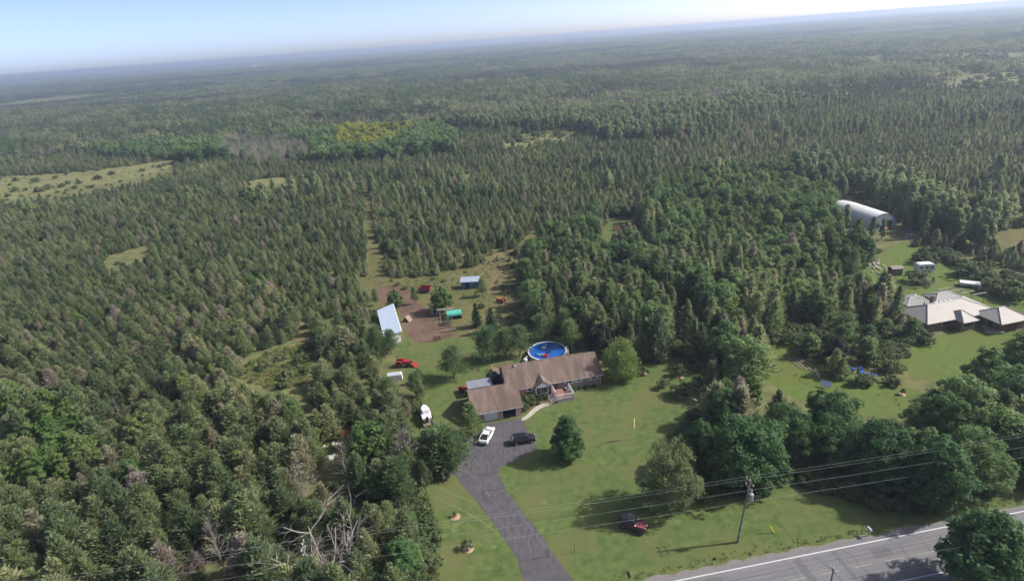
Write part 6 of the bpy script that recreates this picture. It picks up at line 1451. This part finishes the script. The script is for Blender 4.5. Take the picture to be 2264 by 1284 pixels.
for k in range(380):      # verge
    x = -40 + 100*rw.random(); y = 1.5 + abs(rw.gauss(0, .55)); 
    if -33 < x < -22 and False: continue
    p = road_pt(x, y); wp.append((p.x, p.y, .01, rw.random()*6.28, .14+.2*rw.random(), 1.4, rw.randrange(3)))
def weed_zone(px, n, s0, s1, shrubs=0.0, ss=.5):
    z = Zone(px); k = 0; tries = 0
    while k < n and tries < n*30:
        tries += 1; x = z.b[0] + (z.b[1]-z.b[0])*rw.random(); y = z.b[2] + (z.b[3]-z.b[2])*rw.random()
        if not z.has(x, y): continue
        k += 1; sh = rw.random() < shrubs
        wp.append((x, y, terrain(x, y), rw.random()*6.28, (ss*(.5+rw.random())) if sh else s0+(s1-s0)*rw.random(), 1.2, 3+rw.randrange(2) if sh else rw.randrange(3)))
weed_zone([(-100,455),(-100,400),(150,380),(380,352),(390,366),(200,412),(60,436)], 260, .8, 1.6, .22, 1.1)
weed_zone([(540,840),(550,805),(620,770),(700,755),(688,800),(680,848),(600,865)], 500, .6, 1.3, .05, .7)
weed_zone([(905,1330),(930,1190),(885,1130),(940,1100),(960,1200),(960,1330)], 520, .7, 1.5, .12, .7)
weed_zone([(800,610),(1060,590),(1130,550),(1165,640),(1170,700),(1140,740),(1000,640),(850,640)], 500, .35, .8, .05, .4)
weed_zone([(2040,560),(2060,535),(2140,590),(2300,625),(2300,655),(2160,612)], 420, .8, 1.8, .12, .8)
weed_zone([(1650,805),(1740,780),(1830,850),(2000,870),(2060,890),(1900,910),(1780,860),(1700,830)], 60, .2, .5, 0, .4)
weed_zone([(1480,1000),(1490,955),(1580,870),(1600,900),(1520,1010),(1570,1090),(1700,1075),(1700,1090),(1550,1105)], 420, .5, 1.1, .15, .6)
weed_zone([(1790,1050),(1960,1115),(2100,1120),(2090,1135),(1950,1132),(1780,1070)], 260, .5, 1.2, .15, .7)
weed_zone([(1110,318),(1115,303),(1250,286),(1290,290),(1225,308)], 260, 1.0, 2.2, .15, 1.2)
weed_zone([(1950,128),(2100,122),(2230,118),(2240,127),(2060,135),(1980,136)], 160, 1.5, 3.0, .75, 2.2)
weed_zone([(2120,196),(2150,176),(2230,162),(2330,158),(2330,182),(2200,198)], 150, 1.5, 3.0, .55, 2.0)
scatter("weeds", "rough weeds along the verge, wood edges and meadows", TF, wp)

# ------------------------------------------------------------------ far farms, town and lake
FW = mat("far_white_wall", (.72, .72, .72), .7); FRf = mat("far_grey_roof", (.40, .40, .41), .6); FRr = mat("far_brown_roof", (.24, .19, .17), .7)
def farm(px, py, w_, d_, h, lb, wallm=FW, roofm=FRf, name="farm_building"):
    w_, d_, h = w_*1.5, d_*1.5, h*1.4
    p = g(px, max(py, 168 - .0742*px + 7.5)); p.z = terrain(p.x, p.y) - .2; t = thing(name, lb, "building", p, R(rnd.uniform(-25, 25)))
    t_ = MB(); t_.prism([(-w_/2, -d_/2, 0), (-w_/2, d_/2, 0), (-w_/2, d_/2, h), (-w_/2, 0, h*1.45), (-w_/2, -d_/2, h)], (w_, 0, 0)); t_.build("wall", wallm, t)
    xs_prism(MB(), -w_/2-.6, w_/2+.6, [(-d_/2-.8, h-.1), (0, h*1.45+.35), (d_/2+.8, h-.1), (d_/2+.8, h-.5), (0, h*1.45), (-d_/2-.8, h-.5)]).build("roof", roofm, t)
for a in ((562, 151, 20, 12, 8, "bright white barn with white roof on the far left plain", FW, FW), (548, 153, 14, 9, 4, "low white annex left of the far white barn"), (590, 150, 16, 9, 4, "small grey roofed building right of the far white barn"),
          (515, 149, 16, 10, 4, "pale house of the far left hamlet, nearest the barn"), (495, 152, 14, 10, 4, "brown roofed house of the far left hamlet", FW, FRr), (480, 154, 14, 10, 4, "second pale house of the far left hamlet"), (430, 162, 18, 10, 4, "low tan building left of the far hamlet", mat("far_tan", (.45, .40, .34), .8)),
          (872, 116, 46, 20, 8, "long white shed on the far central plain", FW, FW), (895, 115, 24, 14, 6, "grey shed right of the long far white shed"), (920, 112, 30, 14, 7, "farthest right shed of the central farm"), (712, 134, 20, 12, 6, "lone white farmhouse left of the central farm"),
          (1030, 101, 24, 14, 8, "white farmhouse on the rise near the centre"), (1368, 77, 80, 30, 14, "big white barn of the far right plain", FW, FW), (1290, 76, 110, 26, 9, "long low white building left of the big far barn"), (1330, 74, 60, 26, 10, "white shed between the long building and big barn"), (1235, 94, 60, 20, 6, "pale glasshouse of the far right farm"), (1215, 95, 24, 14, 6, "small grey building beside the pale glasshouse"),
          (1380, 68, 60, 30, 12, "faint white building behind the big far barn"), (1840, 30, 160, 50, 22, "faint building near the right horizon"), (1895, 27, 120, 50, 26, "pale tower like building on the right horizon"), (45, 180, 26, 14, 6, "pale farmhouse at the far left edge"), (80, 186, 20, 12, 5, "second pale farmhouse near the far left edge")):
    farm(*a)
def far_at(px, dist):
    v = g(px, 185 - .0742*px + 20); v.z = 0; return v.normalized() * dist
for pts, lb in (([(1525,6900),(1600,6800),(1720,7300),(1720,8800),(1620,8900),(1530,7700)], "pale lake streak on the horizon right of centre"), ([(1950,8600),(2060,8300),(2270,8000),(2270,10200),(2130,11500),(2040,9600)], "pale lake strip on the right horizon")):
    q = [far_at(*p) for p in pts]
    zz = max(terrain(v.x*k, v.y*k) for v in q for k in (.8, .9, 1, 1.1)) + 3
    sheet("lake", q, zz, M['water'], lb)
for pts, lb in (([(400,165),(470,157),(560,154),(640,150),(560,158),(450,166)], "pale stubble field by the far hamlet"), ([(0,193),(40,190),(60,192),(10,198)], "small pale field at the far left edge"), ([(1190,98),(1250,94),(1260,97),(1200,101)], "pale field by the far glasshouse"), ([(800,130),(900,121),(960,118),(900,126)], "pale field strip by the central farm")):
    q = gp(pts); sheet("field", q, max(terrain(v.x, v.y) for v in q) + 2.5, M['dry'], lb)
# ------------------------------------------------------------------ air
def haze():
    mb = MB(); mb.box(-16500, 16500, -16500, 16500, -25, 69)
    m = bpy.data.materials.new("summer_haze"); m.use_nodes = True; t = m.node_tree; t.nodes.clear()
    v = t.nodes.new("ShaderNodeVolumePrincipled"); v.inputs['Color'].default_value = (0.66, 0.78, 0.97, 1); v.inputs['Density'].default_value = HAZE; v.inputs['Anisotropy'].default_value = 0.35
    o = t.nodes.new("ShaderNodeOutputMaterial"); t.links.new(v.outputs[0], o.inputs['Volume'])
    try: m.cycles.homogeneous_volume = True
    except Exception: pass
    return tag(mb.build("haze", m), "thin blue summer haze over the far woods", None, None, "stuff")
haze()
